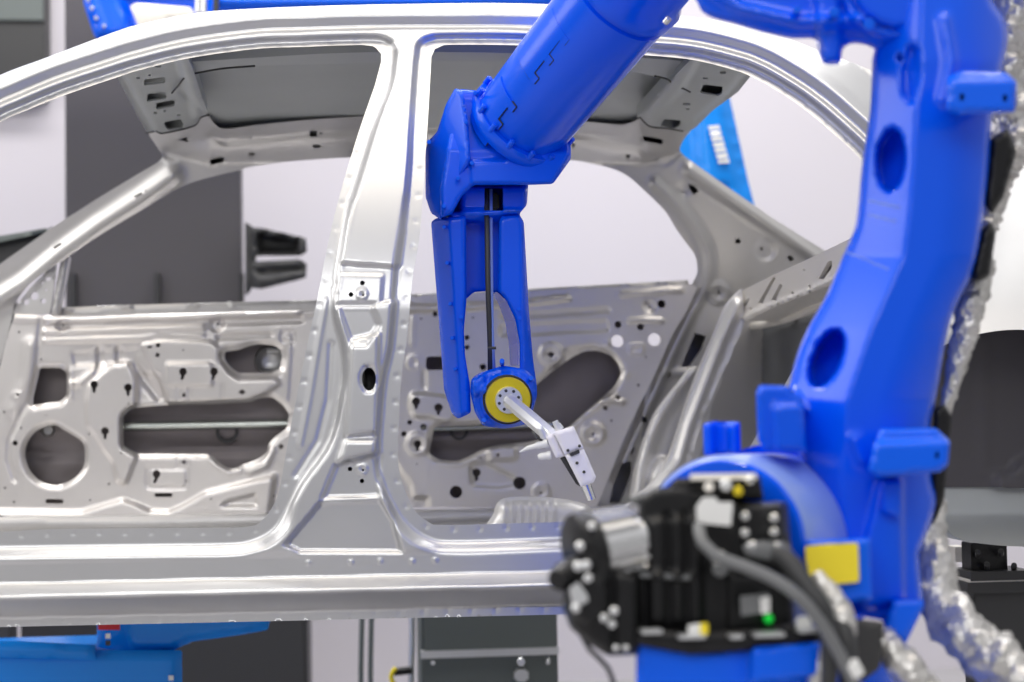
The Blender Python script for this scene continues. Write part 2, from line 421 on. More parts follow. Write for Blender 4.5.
def along(p, d, inset, loop):
    p = np.asarray(p); L = np.concatenate([[0], np.cumsum(np.linalg.norm(np.diff(p, axis=0), axis=1))]); out = []
    for t in np.arange(d * .4, L[-1], d):
        i = np.searchsorted(L, t) - 1; i = max(0, min(i, len(p) - 2)); a, b = p[i], p[i + 1]
        c = a + (b - a) * (t - L[i]) / max(L[i + 1] - L[i], 1e-6); n = np.array([-(b - a)[1], (b - a)[0]]); n /= np.linalg.norm(n)
        for sg in (1, -1):
            k = c + n * sg * inset
            if not inside(k[None], loop)[0]: out.append(k); break
    return out
weld += along(FO, 26, 4.5, FO) + along(RO, 26, 4.5, RO)
edge_line = [(x, 621.5 - .0222 * x) for x in range(-200, 860, 24)]
bf = [('dots', weld, 1.8, -.0016), ('dots', edge_line, 2.4, -.0012),
      ('dots', [(x, y) for x, y in zip((308, 351, 380, 412, 435), (563, 562, 561, 561, 560))], 2, .003),
      ('poly', [(342, 263), (400, 267), (396, 300), (372, 306), (337, 306), (334, 285)], -.010, 4),
      ('poly', [(338, 274), (383, 275), (381, 303), (337, 303)], .004, 3),
      ('poly', [(338, 306), (372, 306), (379, 325), (366, 345), (352, 345)], -.008, 7),
      ('poly', [(352, 340), (379, 334), (377, 432), (345, 437), (349, 385)], .010, 5),
      ('poly', [(377, 440), (345, 440), (338, 462), (379, 452)], .012, 6),
      ('poly', [(379, 454), (336, 465), (322, 499), (380, 497)], -.012, 6),
      ('poly', [(320, 503), (380, 500), (392, 520), (402, 552), (300, 552), (285, 545)], -.014, 5),
      ('ridge', [(352, 200), (342, 245), (336, 290)], 3, .004),
      ('ridge', [(326, 300), (318, 345), (309, 400), (300, 445)], 2.4, .0025), ('ridge', [(331, 345), (328, 400), (318, 440), (296, 475)], 2.6, -.003),
      ('ridge', [(405, 200), (396, 265), (391, 340)], 2.2, -.003), ('ridge', [(416, 60), (409, 170), (404, 225)], 2.2, -.003),
      ('rim', circ(369, 379, 7.5, 12), 3, -.006), ('loop', circ(362, 294, 4), 1.2, .004), ('loop', circ(362, 469, 4), 1.2, .004)]
pins = [circ(369, 379, 7, 11.5, 20), circ(351, 294.5, 2.4), circ(362.5, 283, 2.4), circ(363, 295, 1.2), circ(350, 469, 2.2), circ(362, 481, 2.2), circ(363, 470, 1.2)]
side = panel('side_frame', NB, M['steel'], car, depth=near_depth, off=near_off, holes=[FO, RO], pin=pins, feats=bf,
             step=2.4, fine=(-15, -5, 885, 640, 14), thick=.056, box=near_box)

# roof skin
xs = np.linspace(98, 780, 38); ty = np.interp(xs, TOP[:, 0], TOP[:, 1])
n0 = PY(xs, ty + 4, np.full(len(xs), 3.40)); rows = []
for k in range(13):
    t = k / 12; y = 3.40 + (4.42 - 3.40) * t
    rows.append(np.stack([n0[:, 0], np.full(len(xs), y), n0[:, 2] * (1 - t) + np.minimum(n0[:, 2], 2.118) * t + .014 * (1 - (2 * t - 1) ** 2) - .004 * (1 - t)], 1))
mb = MB(); vs = np.concatenate(rows + [r + [0, 0, .004] for r in rows]); nx = len(xs); fs = []
for k in range(12):
    for i in range(nx - 1):
        a = k * nx + i; fs.append((a, a + 1, a + nx + 1, a + nx)); b_ = a + 13 * nx; fs.append((b_, b_ + nx, b_ + nx + 1, b_ + 1))
mb.add(vs, fs, True); mb.build('roof_panel', M['steel_roof'], car)

# inner roof frame pieces
def zsh(q): return 2.085 + .02 * np.clip((q[:, 0] - 120) / 200, 0, 1) * np.clip((760 - q[:, 0]) / 150, 0, 1)
def slot(x0, y0, x1, y1, hh, r=2): # slanted slot
    a = np.array([x0, y0]); b = np.array([x1, y1]); v = np.array([0, hh / 2]); return rnd([a - v, b - v, b + v, a + v], r, 3)
panel('header', rnd([(108, 60), (117, 77), (137, 115), (148, 133.5), (157, 131), (162, 133), (193, 125.5), (201, 117), (208, 114.5), (198, 84), (190, 62), (188, 57)], 3), M['steel_roof'], car,
      depth=zsh, axis='Z', step=3, thick=.03, hw=.004,
      pin=[slot(144, 82.5, 165, 80, 6), slot(147, 98, 166, 95, 7.5, 1), slot(156, 106.5, 174.5, 103, 6.5), rnd([(164, 122), (181, 119), (184, 125), (182, 128), (168, 130), (165, 127)], 2),
             rect(155, 65.5, 161, 67.5, .6), rect(136.5, 77, 140, 79, .5), rect(148.5, 74.5, 151, 76, .4), rect(153.5, 112, 157, 114, .5), rect(163.5, 110, 166, 112, .4), rect(177, 114.5, 180.5, 116, .4)],
      feats=[('ridge', [(113, 62), (136, 104), (150, 128)], 4, -.012), ('poly', [(172, 40), (186, 40), (208, 112), (196, 116)], .02, 10), ('ridge', [(180, 90), (204, 112)], 3, -.01)])
panel('header', rnd([(690, 60), (761, 60), (750, 77), (738, 92), (713, 110), (694, 129), (684, 131), (667, 128), (650, 126), (641, 117), (636, 118), (669, 82)], 3), M['steel_roof'], car,
      depth=zsh, axis='Z', step=3, thick=.03, hw=.004,
      pin=[rnd([(703, 84.5), (723, 86.5), (722, 94), (717, 96), (700, 93)], 2), rnd([(664, 119), (681, 120.5), (680, 126), (674, 129), (660, 126)], 2), rect(720, 71, 726, 74, 1), rect(683, 103, 690, 105, .5), rect(686.5, 108, 689.5, 110, .5), rect(703, 77.5, 708, 79, .4)],
      feats=[('ridge', [(757, 62), (733, 92), (700, 120)], 4, -.012), ('poly', [(690, 48), (703, 48), (682, 90), (652, 122), (640, 116), (669, 82)], .02, 8)])
panel('roof_bow', np.concatenate([crv([(179, 84), (190, 74), (225, 68), (255, 66), (363, 63), (440, 61), (505, 62), (612, 69), (665, 79), (690, 88)], False, 6), crv([(694, 62), (612, 56), (505, 53), (440, 52), (340, 53), (250, 58), (186, 62)], False, 6)]),
      M['steel_roof'], car, depth=2.10, axis='Z', step=5, back=False, thick=.02, pin=[rnd([(283, 69.5 - 2), (291, 67), (291, 65.5), (283, 66)], .5)], feats=[])

# black tubes stand in for the dark shade in the roof frame's gaps
for ln, z_ in (([(146, 133), (157, 131.3), (162, 133.5), (193, 126.3), (201, 117.5), (209, 115)], 2.081), ([(172, 93), (178, 86), (187, 76), (205, 71.5), (226, 68.2), (255, 66)], 2.082), ([(640, 117.5), (650, 126.5), (667, 128.5), (683, 131.3)], 2.083), ([(655, 76), (668, 79.5), (674, 86), (683, 88.5), (690, 92)], 2.082)):
    mb = MB(); mb.tube([Vector(PZ(np.array(float(x)), np.array(float(y)), np.array(z_))) for x, y in ln], px_m(.9, 3.9), n=8); mb.build('gap_shade_line', M['hole'], car)
# far side frame
FFu = [(-70, 320), (0, 264), (50, 229), (100, 197), (145, 170), (158, 162.5), (163.5, 156), (148, 133.5), (157, 131.3), (162, 133.3), (193, 126), (201, 117.5), (208, 115), (213, 122), (219, 128), (228, 129), (255, 125), (300, 120.5), (363, 116),
       (430, 115), (500, 116), (570, 120), (621, 125), (632, 122.5), (641, 117.3), (650, 126.3), (667, 128.3), (684, 131.3), (690, 131), (682, 142), (679, 150), (684, 156), (729, 188), (774, 219), (822, 249), (870, 281), (872, 420), (760, 500), (700, 545), (580, 545)]
FFl = [(590, 505), (603, 477), (617, 442), (637, 398), (650, 372), (668, 330), (681, 307), (691, 286), (696.5, 275), (697.5, 267), (695, 255), (687, 244), (677, 230), (665, 211), (647, 193), (629, 177), (613, 169), (592, 163.5), (570, 160), (500, 155.5), (430, 154.5), (348, 157.5), (288, 161.6), (250, 167), (240, 170), (200, 180), (175, 190), (140, 211), (100, 235), (69, 256), (50, 269), (30, 284), (16, 302), (12, 318), (5, 345), (0, 362), (-20, 420), (-20, 545), (-90, 545), (-90, 400)]
FF = np.concatenate([rnd(FFu, 2.5, 2), crv(FFl, False, 4)])
def far_depth(q):
    y = q[:, 1]; x = q[:, 0]
    b = 4.62 - .12 * np.clip((300 - y) / 140, 0, 1)
    top = np.interp(x, [150, 210, 430, 640, 690], [150, 165, 156, 165, 150])
    b = b - .25 * np.clip((top - y) / 42, 0, 1.2)
    return b
panel('side_frame', FF, M['steel_in'], car, depth=far_depth, off=lambda q: 0 * q[:, 0], step=3, fine=(-5, 100, 850, 525, 12), thick=.14,
      pin=[rect(309.5, 130.5, 317, 137, .5), circ(321, 133.5, 1.6), rect(313, 144.5, 320.5, 148, .5), rnd([(209, 162), (211, 158.5), (222, 156.5), (225, 158), (223, 162), (212, 165)], 2), rect(248.5, 152.5, 255, 155.5, .5),
           [(177, 140), (186.5, 136), (188, 142.5), (184, 141)], circ(251, 138, 1), slot(643, 138, 663, 141.5, 6, 2.5), circ(628, 156, 2.4), circ(657, 161, 1), rect(571.5, 143.5, 575, 147, .6), circ(616, 160, .9),
           rnd([(53, 247.5), (60, 243), (62, 244), (55, 249)], .5), rnd([(134, 196.5), (141, 192.5), (142.5, 194), (136, 197.5)], .5), circ(146, 190.5, 1),
           [(688, 184), (694, 185.5), (699, 191), (694, 195), (690, 190)], circ(682.5, 192, 1.1), circ(738, 241, 2.8), circ(761.5, 248.7, 1.6), [(787, 257), (790, 255), (794.5, 259), (790.5, 262)], circ(719, 293, 1.7),
           [(695, 333), (706, 336), (702, 348), (689, 367), (681, 367)], rnd([(622, 463), (631, 461), (631, 475), (620, 503), (609, 503), (613, 485)], 2), circ(644.5, 420, 2.6, 3.6), rnd([(667, 377), (670, 371.5), (671.5, 373), (669, 378)], .5), rnd([(630.5, 453), (633, 447), (634.5, 448), (632.5, 454)], .5)],
      feats=[('ridge', [(-10, 305), (25, 283), (60, 254), (100, 225), (140, 199), (172, 176)], 9, .03),
             ('ridge', crv([(655, 183), (680, 207), (700, 235), (709, 258), (706, 285), (692, 312), (668, 362), (643, 420), (617, 480)]), 5, .014),
             ('ridge', crv([(690, 170), (740, 205), (800, 246), (840, 275)]), 6, .022),
             ('ridge', [(170, 150), (200, 140), (260, 138), (363, 130), (500, 129), (570, 134), (640, 146)], 7, -.018),
             ('poly', rnd([(207, 135), (300, 122), (430, 117), (570, 122), (632, 127), (630, 138), (570, 136), (430, 130), (300, 135), (225, 145)], 4), -.012, 6),
             ('loop', circ(719, 293, 8), 3, .008), ('poly', circ(765, 250, 10), -.008, 6), ('dots', [(683, 190)], 5, -.01), ('ridge', [(625, 160), (665, 165), (681, 152)], 1.2, -.006),
             ('loop', [(645, 375), (690, 372), (668, 440), (640, 500)], 4, .006), ('poly', [(170, 133), (200, 128), (200, 140), (176, 146)], -.006, 5)])

# far centre pillar (behind the near one) and far sill
panel('centre_pillar', rnd([(356, 150), (404, 150), (398, 300), (392, 530), (330, 530), (340, 300)], 3), M['steel_in'], car, depth=4.60, step=12, thick=.06)
panel('sill', rnd([(-60, 519), (300, 514), (640, 507), (640, 552), (300, 556), (-60, 560)], 2), M['steel_in'], car, depth=4.50, step=5, thick=.1,
      feats=[('ridge', [(-60, 526), (300, 521), (640, 514)], 3, .012)])

# ---- far front door
FDO = rnd([(123, 417), (130, 409), (141, 407), (169, 405), (213, 404), (250, 402), (260, 398), (272, 397), (283, 405), (289, 414), (287, 428), (276, 436), (269, 443), (267, 452), (260, 458), (247, 463), (235, 468), (228, 468), (220, 463), (213, 457), (207, 454), (150, 454), (138, 454), (123.5, 446)], 3)
W1 = rnd([(40, 368), (61, 368), (66.5, 373), (66.5, 396), (60, 401.5), (46, 403), (33, 405.5), (33, 398)], 2)
SPK = crv([(35, 432), (44, 427), (55, 425), (64, 430), (75, 436.5), (83, 443), (85, 455), (84, 466), (78, 475), (68, 482), (55, 485), (42, 482), (32, 474), (26, 462), (25, 450), (28, 441)], True, 2.5)
HND = rnd([(224.5, 353), (227, 351), (238, 350), (250, 345.5), (260, 344), (274, 345.5), (280, 349), (282, 357), (280, 369), (272, 372.5), (239, 373), (233, 369), (227, 363), (224.5, 358)], 2)
fd_pin = [keyhole(94, 384.5), keyhole(128, 387.5), keyhole(105, 431), keyhole(183, 371.5, 4, 6, -1), keyhole(214, 371.5, 4, 6, -1), keyhole(156.5, 474, 4, 7, -2),
          rect(147.5, 345.8, 152, 348.2, .4), rect(156, 343, 160, 347, .6), rect(155.5, 353, 159.5, 357, .6), circ(183, 350, 1.1), rnd([(238, 392), (242, 389), (246, 392), (242, 395)], 1), rect(45.5, 499, 63.5, 503.5, 2), rect(154.5, 493, 172.5, 497, 1.8),
          rect(182.3, 393, 185.5, 397, .8), rect(182, 460, 185.5, 464, .8), circ(15, 443, 2.7), circ(281, 446.5, 2.6), circ(19, 332, 1.2), circ(41, 359, 1.1), circ(17.5, 394.5, 1.6), circ(21, 428, 1.2), circ(4, 412, 1.2), circ(89, 434, 1.1), circ(121, 453, 1.1),
          circ(109, 484, 1.2), circ(5, 488, 1.2), circ(14, 502, 1.2), circ(90, 500, 1.1), circ(186, 481, 1), circ(211, 499, 1), circ(274, 496, 1.1), circ(128.5, 403.5, .9), circ(63, 325.5, 1.1), circ(217.5, 324, 1.3), circ(46, 415.5, .8)]
FD = np.concatenate([crv([(15, 314), (8, 335), (2, 358), (-8, 400), (-12, 450), (-10, 495), (-4, 512), (8, 518)], False, 4), [(100, 519), (200, 517.5), (262, 516), (300, 490), (330, 400), (345, 309), (310, 310.5), (150, 314), (50, 315.5)]])
P1 = rnd([(88, 385), (101, 373), (112, 364), (126, 361.5), (133, 367), (136, 380), (136, 404), (128, 409), (121, 416), (121, 447), (137, 456), (126, 484), (117, 482), (113, 462), (103, 449), (96, 436), (87, 425), (86, 400)], 3)
P2 = rnd([(141, 343), (160, 339), (212, 341), (219, 348), (219, 360), (230, 374), (238, 379), (276, 378), (281, 384), (262, 395), (250, 400), (169, 403), (165, 392), (146, 357)], 3)
VB = [(-12, 511), (60, 512), (82, 512), (95, 508), (122, 500), (135, 504), (150, 511), (168, 512), (182, 506), (205, 493), (228, 487), (252, 481), (275, 476), (268, 525), (-12, 525)]
fdf = [('rim', FDO, 5, -.012), ('rim', W1, 5, -.014), ('rim', SPK, 5, -.014), ('rim', HND, 6, -.012),
       ('poly', P1, .014, 4), ('poly', P2, .012, 4), ('poly', VB, .022, 5),
       ('poly', rnd([(166, 363), (212, 363), (213, 385), (209, 386), (167, 386)], 3), .006, 3), ('ridge', [(-5, 318), (50, 319), (150, 317), (340, 312)], 2.2, .006),
       ('poly', rnd([(46, 318), (300, 312.5), (300, 316.5), (200, 319.5), (46, 324)], 1.5), .012, 2.5), ('poly', rnd([(44, 329), (205, 324), (205, 330), (44, 335)], 1.5), .011, 2.5),
       ('poly', rnd([(44, 338), (145, 334), (160, 331), (205, 334), (205, 337), (160, 337), (141, 341), (44, 343)], 1.5), .008, 2.5), ('poly', rnd([(217, 335), (273, 333), (273, 337), (217, 340)], 1.5), -.010, 2.5),
       ('poly', rnd([(217, 317), (300, 313.5), (304, 322), (222, 325.5)], 1.5), -.008, 2.5),
       ('ridge', [(41, 318), (39, 340), (38, 360), (30, 400), (20, 416), (9, 440), (8, 460), (15, 480)], 2.0, -.006),
       ('ridge', [(70, 372), (70, 398)], 2.5, .006), ('ridge', [(68, 384), (80, 383), (92, 373)], 3, .008), ('ridge', [(100, 350), (100, 366)], 3.2, -.01), ('ridge', [(119, 349), (119, 361)], 3.2, -.01),
       ('ridge', [(136, 366), (142, 376), (150, 386), (160, 398)], 5, -.01), ('poly', rnd([(138, 374), (160, 374), (166, 402), (138, 404)], 4), -.008, 6), ('poly', rnd([(72, 352), (140, 348), (138, 362), (74, 366)], 4), -.006, 6),
       ('loop', rect(282, 333, 293, 342, 1), 1.3, -.006), ('loop', rect(147, 468, 187, 488, 4), 1.2, -.004), ('poly', [(221, 506), (228, 501), (256, 494), (257, 506)], -.010, 3),
       ('poly', circ(63, 326, 6, 6), -.010, 4), ('poly', circ(217, 325, 7, 7), -.010, 4), ('loop', circ(16.5, 395.5, 3.5), 1.2, .003), ('ridge', [(178, 388), (178, 400)], .9, -.004), ('ridge', [(189, 388), (189, 400)], .9, -.004), ('ridge', [(222, 384), (222, 402)], .9, -.003),
       ('ridge', [(178, 458), (178, 468)], .9, -.004), ('ridge', [(188, 458), (188, 468)], .9, -.004), ('ridge', [(207, 452), (216, 464), (228, 472), (240, 470)], 3, .006), ('ridge', [(272, 450), (266, 465), (250, 472)], 3, .008), ('ridge', [(290, 340), (286, 400)], 1.5, .004),
       ('ridge', [(30, 345), (26, 380), (14, 410)], 6, .006)]
fdoor = panel('front_door', FD, M['steel_door'], car, depth=4.58, holes=[FDO, W1, SPK, HND], pin=fd_pin, feats=fdf, step=2.4, thick=.10, back=False, hw=.008)
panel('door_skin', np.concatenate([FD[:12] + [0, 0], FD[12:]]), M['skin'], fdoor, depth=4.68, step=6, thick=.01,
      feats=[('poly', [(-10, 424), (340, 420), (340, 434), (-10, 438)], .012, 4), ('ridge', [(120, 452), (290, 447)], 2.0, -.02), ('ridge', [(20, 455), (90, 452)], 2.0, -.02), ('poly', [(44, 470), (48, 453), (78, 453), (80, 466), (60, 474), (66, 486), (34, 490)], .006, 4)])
mb = MB(); mb.cyl(pt(116, 426.5, 4.655), pt(298, 423.5, 4.655), px_m(4.6, 4.65), n=16); mb.build('impact_beam', M['beam'], fdoor)
mb = MB(); mb.rev(pt(227, 432, 4.685), pt(227, 432, 4.66), [(0, px_m(11, 4.67)), (1, px_m(11, 4.67)), (1, px_m(8, 4.67)), (.2, px_m(7, 4.67))], 24, caps=False); mb.build('damper_pad', M['char'], fdoor)
mb = MB(); mb.rev(pt(269, 361, 4.68), pt(269, 361, 4.63), [(0, px_m(15, 4.65)), (.4, px_m(14, 4.65)), (.5, px_m(13, 4.65)), (.3, px_m(10, 4.65)), (.2, px_m(4, 4.65)), (.2, .001)], 26, caps=False); mb.build('handle_bowl', M['steel'], fdoor)
mb = MB(); mb.cyl(pt(267, 352, 4.64), pt(280, 350, 4.64), px_m(2, 4.64)); mb.build('handle_rod', M['cleanwhite'], fdoor)
mb = MB(); mb.rev(pt(48, 430, 4.69), pt(48, 430, 4.65), [(0, px_m(8, 4.66)), (.7, px_m(7, 4.66)), (1, px_m(4, 4.66))], 20); mb.build('hinge_boss', M['steel_in'], fdoor)
# mirror corner, window divider, belt strip
panel('mirror_bracket', rnd([(13, 314), (16, 306), (31, 287), (48, 270), (56.5, 264), (50, 314)], 2), M['steel_in'], fdoor, depth=4.60, step=3, thick=.01,
      holes=[circ(34.5, 296, 4.2, n=16), circ(26.3, 302, 3), circ(43.5, 301, 2.8), circ(46, 290, 1.4), circ(48, 279, 2.6, 2.0), circ(42.3, 283, 1.6, 1.2)], feats=[('ridge', [(15, 308), (31, 289), (50, 271)], 2, .006)])
prism('window_divider', [(60.5, 262), (69, 256), (58, 315), (50.5, 315)], 4.60, 4.64, M['steel_in'], fdoor, r=.5, er=(2, .006), step=3, ext='axis')
prism('belt_strip', [(59, 307.5), (120, 305), (200, 303), (330, 299.5), (338, 315), (200, 319), (59, 319)], 4.66, 4.68, M['steel_in'], fdoor, r=.8, er=(1.5, .006), step=3, ext='axis',
      feats=[('poly', rect(121, 303, 132, 309, 1), .008, 2), ('poly', rect(186, 301.5, 198, 307, 1), .008, 2), ('poly', rect(60, 306, 72, 311, 1), .008, 2)])
prism('clip', [(226, 302), (231, 301), (233, 306.5), (229, 308)], 4.64, 4.66, M['cleanwhite'], fdoor, r=.8, er=None, step=3)

# ---- far rear door
RDO = rnd([(434, 427), (480, 425), (510, 408), (535, 386), (554, 370), (571, 358), (585, 351), (598, 350.5), (611, 355), (618.5, 364), (621.5, 374), (614, 387), (603, 397), (581, 416), (570, 426), (552, 436), (530, 442), (500, 445), (485, 448), (470, 456), (458, 461), (440, 460), (429, 454)], 4)
RD = np.concatenate([[(372, 298), (440, 294.5), (520, 291), (600, 288), (692, 284)], crv([(697, 288), (686, 312), (672, 336), (654, 376), (641, 402), (621, 446), (607, 482), (596, 508)], False, 4), [(500, 508), (427, 507), (375, 508), (365, 470), (367, 380)]])
rd_pin = [rect(426, 356.5, 445, 370, 4), circ(467, 337.5, 2.5), circ(467, 347.3, 2.5), circ(483, 367, 3.4), circ(421, 318.5, 1.3), circ(473, 317.5, 1.2), circ(435, 314, 2.4, 3), keyhole(416, 401.5, 4.2, 5), keyhole(438.5, 407.5, 4.2, 5),
          circ(409.6, 422.2, 2.5), circ(404, 434, 2.8), circ(423.5, 427, 3.3), keyhole(417.5, 444, 3.8, 5), circ(456, 492, 6.3), keyhole(476.5, 472.5, 4.2, 6), circ(519.5, 483, 6.3), circ(541, 493, 1.4), circ(551, 354.5, 3.2, 2.6),
          circ(618, 324.5, 3.5), circ(640.5, 327, 3.4), circ(661.5, 304, 4.1), circ(650, 307, 1.2), circ(646, 357, 1), circ(618.3, 397.5, 2.4), circ(605.5, 408, 2.4), circ(611.5, 420.5, 1.4), circ(638.5, 385, 1.6), circ(593, 434, 1.4), circ(498, 455, 1.8), circ(417, 464, .9), circ(481, 458, .9)]
white_h = [circ(617.5, 341, 6.2), circ(654.5, 339.5, 6.5)]
rdf = [('rim', RDO, 5, -.012), ('poly', rnd([(370, 302), (430, 306), (520, 302), (568, 296), (569, 300), (520, 306), (430, 311), (370, 313)], 1), .014, 3),
       ('poly', rnd([(411, 393), (440, 395), (455, 400), (455, 418), (446, 423), (430, 417), (415, 417), (410, 411)], 4), .010, 3), ('poly', rnd([(470, 465), (484, 462), (512, 476), (520, 484), (500, 488), (472, 486)], 4), -.008, 4),
       ('loop', circ(593, 434, 9), 3, .008), ('loop', circ(551, 354.5, 9), 3, .006), ('loop', circ(417.5, 444, 9), 2.5, .007), ('loop', circ(541, 492, 7), 2, .004), ('poly', circ(650, 306.5, 5.5), -.008, 3),
       ('ridge', [(629, 321), (645, 319.5), (661, 320.5)], 1.7, .012), ('ridge', [(621, 294.5), (650, 292), (682, 289.5)], 1.7, .010), ('loop', rect(630, 345, 642, 353, 1), 1, .006),
       ('ridge', [(571, 428), (585, 414), (602, 401), (612, 400), (622, 402)], 2.2, .014), ('ridge', [(602, 401), (615, 395)], 1.8, .010), ('poly', rnd([(500, 315), (610, 308), (610, 312), (500, 319)], 1), -.007, 2), ('poly', rnd([(500, 325), (608, 320), (609, 331), (500, 336)], 1), -.006, 2),
       ('poly', [(395, 462), (399, 468), (411, 485), (413, 497), (428, 498), (428, 512), (360, 512), (360, 462)], -.014, 3), ('ridge', [(424, 372), (424, 388)], 1.6, -.006), ('loop', rect(409, 357, 419, 368, 2), 1.2, .004), ('poly', rnd([(487, 450), (515, 446), (517, 459), (489, 461)], 2), .008, 3),
       ('ridge', [(440, 462), (458, 464), (472, 459), (488, 450), (505, 447)], 2, .006), ('ridge', [(413, 318), (412, 345)], 1.2, .004), ('poly', [(556, 372), (572, 356), (590, 349), (600, 345), (570, 348), (545, 372)], -.006, 4), ('dots', [(607, 343), (625, 375)], 3, .004)]
rdoor = panel('rear_door', RD, M['steel_door'], car, depth=4.58, holes=[RDO] + white_h, pin=rd_pin, feats=rdf, step=2.6, thick=.10, back=False, hw=.008)
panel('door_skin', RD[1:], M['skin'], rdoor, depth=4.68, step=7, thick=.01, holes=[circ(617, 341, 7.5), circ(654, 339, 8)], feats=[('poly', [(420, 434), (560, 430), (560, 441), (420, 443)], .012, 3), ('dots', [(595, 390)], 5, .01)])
mb = MB(); mb.rev(pt(459, 431, 4.685), pt(459, 431, 4.66), [(0, px_m(9, 4.67)), (1, px_m(9, 4.67)), (1, px_m(6.5, 4.67)), (.2, px_m(6, 4.67))], 24, caps=False); mb.build('damper_pad', M['char'], rdoor)
mb = MB(); mb.cyl(pt(420, 429, 4.655), pt(560, 424.5, 4.655), px_m(3.4, 4.65), n=16); mb.build('impact_beam', M['beam'], rdoor)
prism('belt_strip', [(378, 296), (440, 293), (600, 285), (688, 280), (690, 290), (600, 294), (378, 304)], 4.64, 4.67, M['steel_in'], rdoor, r=.8, er=(1.5, .006), step=3, ext='axis',
      feats=[('poly', rect(569, 283, 582, 289, 1), .006, 2), ('poly', rect(621, 280.5, 635, 286, 1), .006, 2), ('poly', rect(657, 279, 672, 285, 1), .006, 2)])

# ---- rear bulkhead group
XB = float(PY(np.array(745.), np.array(300.), np.array(4.30))[0])
panel('parcel_shelf_beam', rnd([(738, 293), (746, 288.5), (757, 283), (775, 274), (808, 259), (840, 243.5), (875, 226), (875, 264), (826, 287), (806, 294.5), (777, 306), (746, 321.5), (735, 318)], 1.5), M['cream'], car, depth=XB, axis='X', step=3, thick=.10,
      pin=[[(740.5, 311), (748, 298), (749.5, 298.5), (742.5, 312)], [(758, 303), (773, 277), (775.5, 278), (762.5, 303)], [(771, 300), (780, 284), (782.5, 285), (775.5, 300)], rnd([(818, 279), (828, 261.5), (832, 260.5), (831.5, 268), (823, 279.5)], 1), circ(792.5, 293, 1.2, 1.8), circ(809.5, 286.5, 1.2, 2.2), circ(804, 270, .9), circ(750.5, 309, .9, 1.5), circ(776, 300.5, .8, 1.4)],
      feats=[('ridge', [(741, 319), (777, 304), (806, 292.5), (870, 263)], 2, .015)])
panel('seat_bulkhead', rnd([(741, 318), (826, 284), (875, 262), (905, 300), (870, 560), (690, 560), (670, 500), (690, 455), (706, 412), (728, 360)], 2), M['dark_pad'], car, depth=XB + .14, axis='X', step=6, thick=.03,
      feats=[('poly', [(762, 330), (860, 300), (860, 480), (757, 470)], .02, 5)])
mb = MB(); mb.rev(PX(784., 312., XB + .09), PX(796., 307., XB + .13), [(0, px_m(11, 3.9)), (.5, px_m(12, 3.9)), (1, px_m(11, 3.9))], 20); mb.build('hinge_drum', M['cream'], car)
mb = MB(); mb.tube([PX(752., 326., XB + .10), PX(775., 322., XB + .1), PX(800., 314., XB + .10), PX(830., 300., XB + .10)], px_m(4.5, 3.9)); mb.build('torsion_bar', M['cream'], car)
panel('bulkhead_post', np.concatenate([crv([(742, 289), (728, 305), (715, 335), (700, 370), (688, 402), (676, 440), (668, 460), (652, 484), (622, 510)], False, 4), crv([(645, 516), (665, 495), (690, 463), (696.5, 439), (706, 415), (719, 381), (728, 363), (738, 339), (746, 321)], False, 4)]), M['steel_lit'], car,
      depth=4.30, step=3, thick=.04, pin=[circ(660, 487, 1.2), circ(668, 471, .9)], feats=[('ridge', [(738, 305), (722, 340), (708, 378), (690, 425), (680, 460), (650, 500)], 5, .02), ('ridge', [(745, 320), (727, 362), (704, 414), (690, 460)], 2, .012)])
panel('wheel_housing', crv([(697, 366), (680, 384), (659, 411), (648, 436), (639, 464), (633, 500), (640, 520), (668, 500), (694, 465), (705, 440), (712, 405), (722, 375)], True, 4), M['steel_lit'], car, depth=4.40, step=3, thick=.06,
      feats=[('ridge', [(694, 370), (678, 388), (661, 413), (650, 438), (642, 466), (637, 505)], 6, .035), ('poly', rnd([(648, 512), (650, 474), (660, 458), (670, 462), (670, 482), (655, 506)], 6), .05, 10)])
panel('floor_hump', crv([(490, 540), (494, 512), (499, 501), (512, 497), (545, 497), (575, 501), (592, 510), (602, 540)], True, 3), M['steel_lit'], car, depth=3.75, step=3, thick=.30, edge=(14, .05), ext='ray',
      feats=[('ridge', [(x, 500), (x - 1, 540)], 1.5, .006) for x in (505, 513, 521, 529, 537, 545, 553)])
# floor pan and near-side wheel housing
zf = float(PY(np.array(300.), np.array(560.), np.array(3.1))[2]) - .03
MB().box((-0.12, 3.84, zf), 1.9, 1.44, .02, bev=0).build('floor_pan', M['steel_in'], car)
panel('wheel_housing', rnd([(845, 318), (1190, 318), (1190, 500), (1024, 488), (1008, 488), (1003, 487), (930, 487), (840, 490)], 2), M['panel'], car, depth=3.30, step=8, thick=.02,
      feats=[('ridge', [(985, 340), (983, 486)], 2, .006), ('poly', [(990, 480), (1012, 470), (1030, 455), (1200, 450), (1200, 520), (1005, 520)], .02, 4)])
def rail_d(q): return 3.31 - .012 * np.clip((q[:, 1] - 486) / 30, 0, 1) - .12 * np.clip((q[:, 1] - 512) / 34, 0, 1) ** 1.6
panel('floor_rail', np.concatenate([[(830, 482), (1200, 484), (1200, 552)], crv([(1040, 547), (1007, 546), (985, 544), (965, 541), (950, 533), (941, 523), (900, 520), (830, 520)], False, 5)]), M['steel_roof'], car, depth=rail_d, step=4, thick=.10)
rebase(car)

# ================================================================== FOREGROUND ROBOT
base3 = pt(800, 600, 2.15)
rob = empty('industrial_robot', (base3.x, base3.y, 0))
tag(rob, 'large glossy blue robot arm in the foreground reaching into the car body', 'robot')
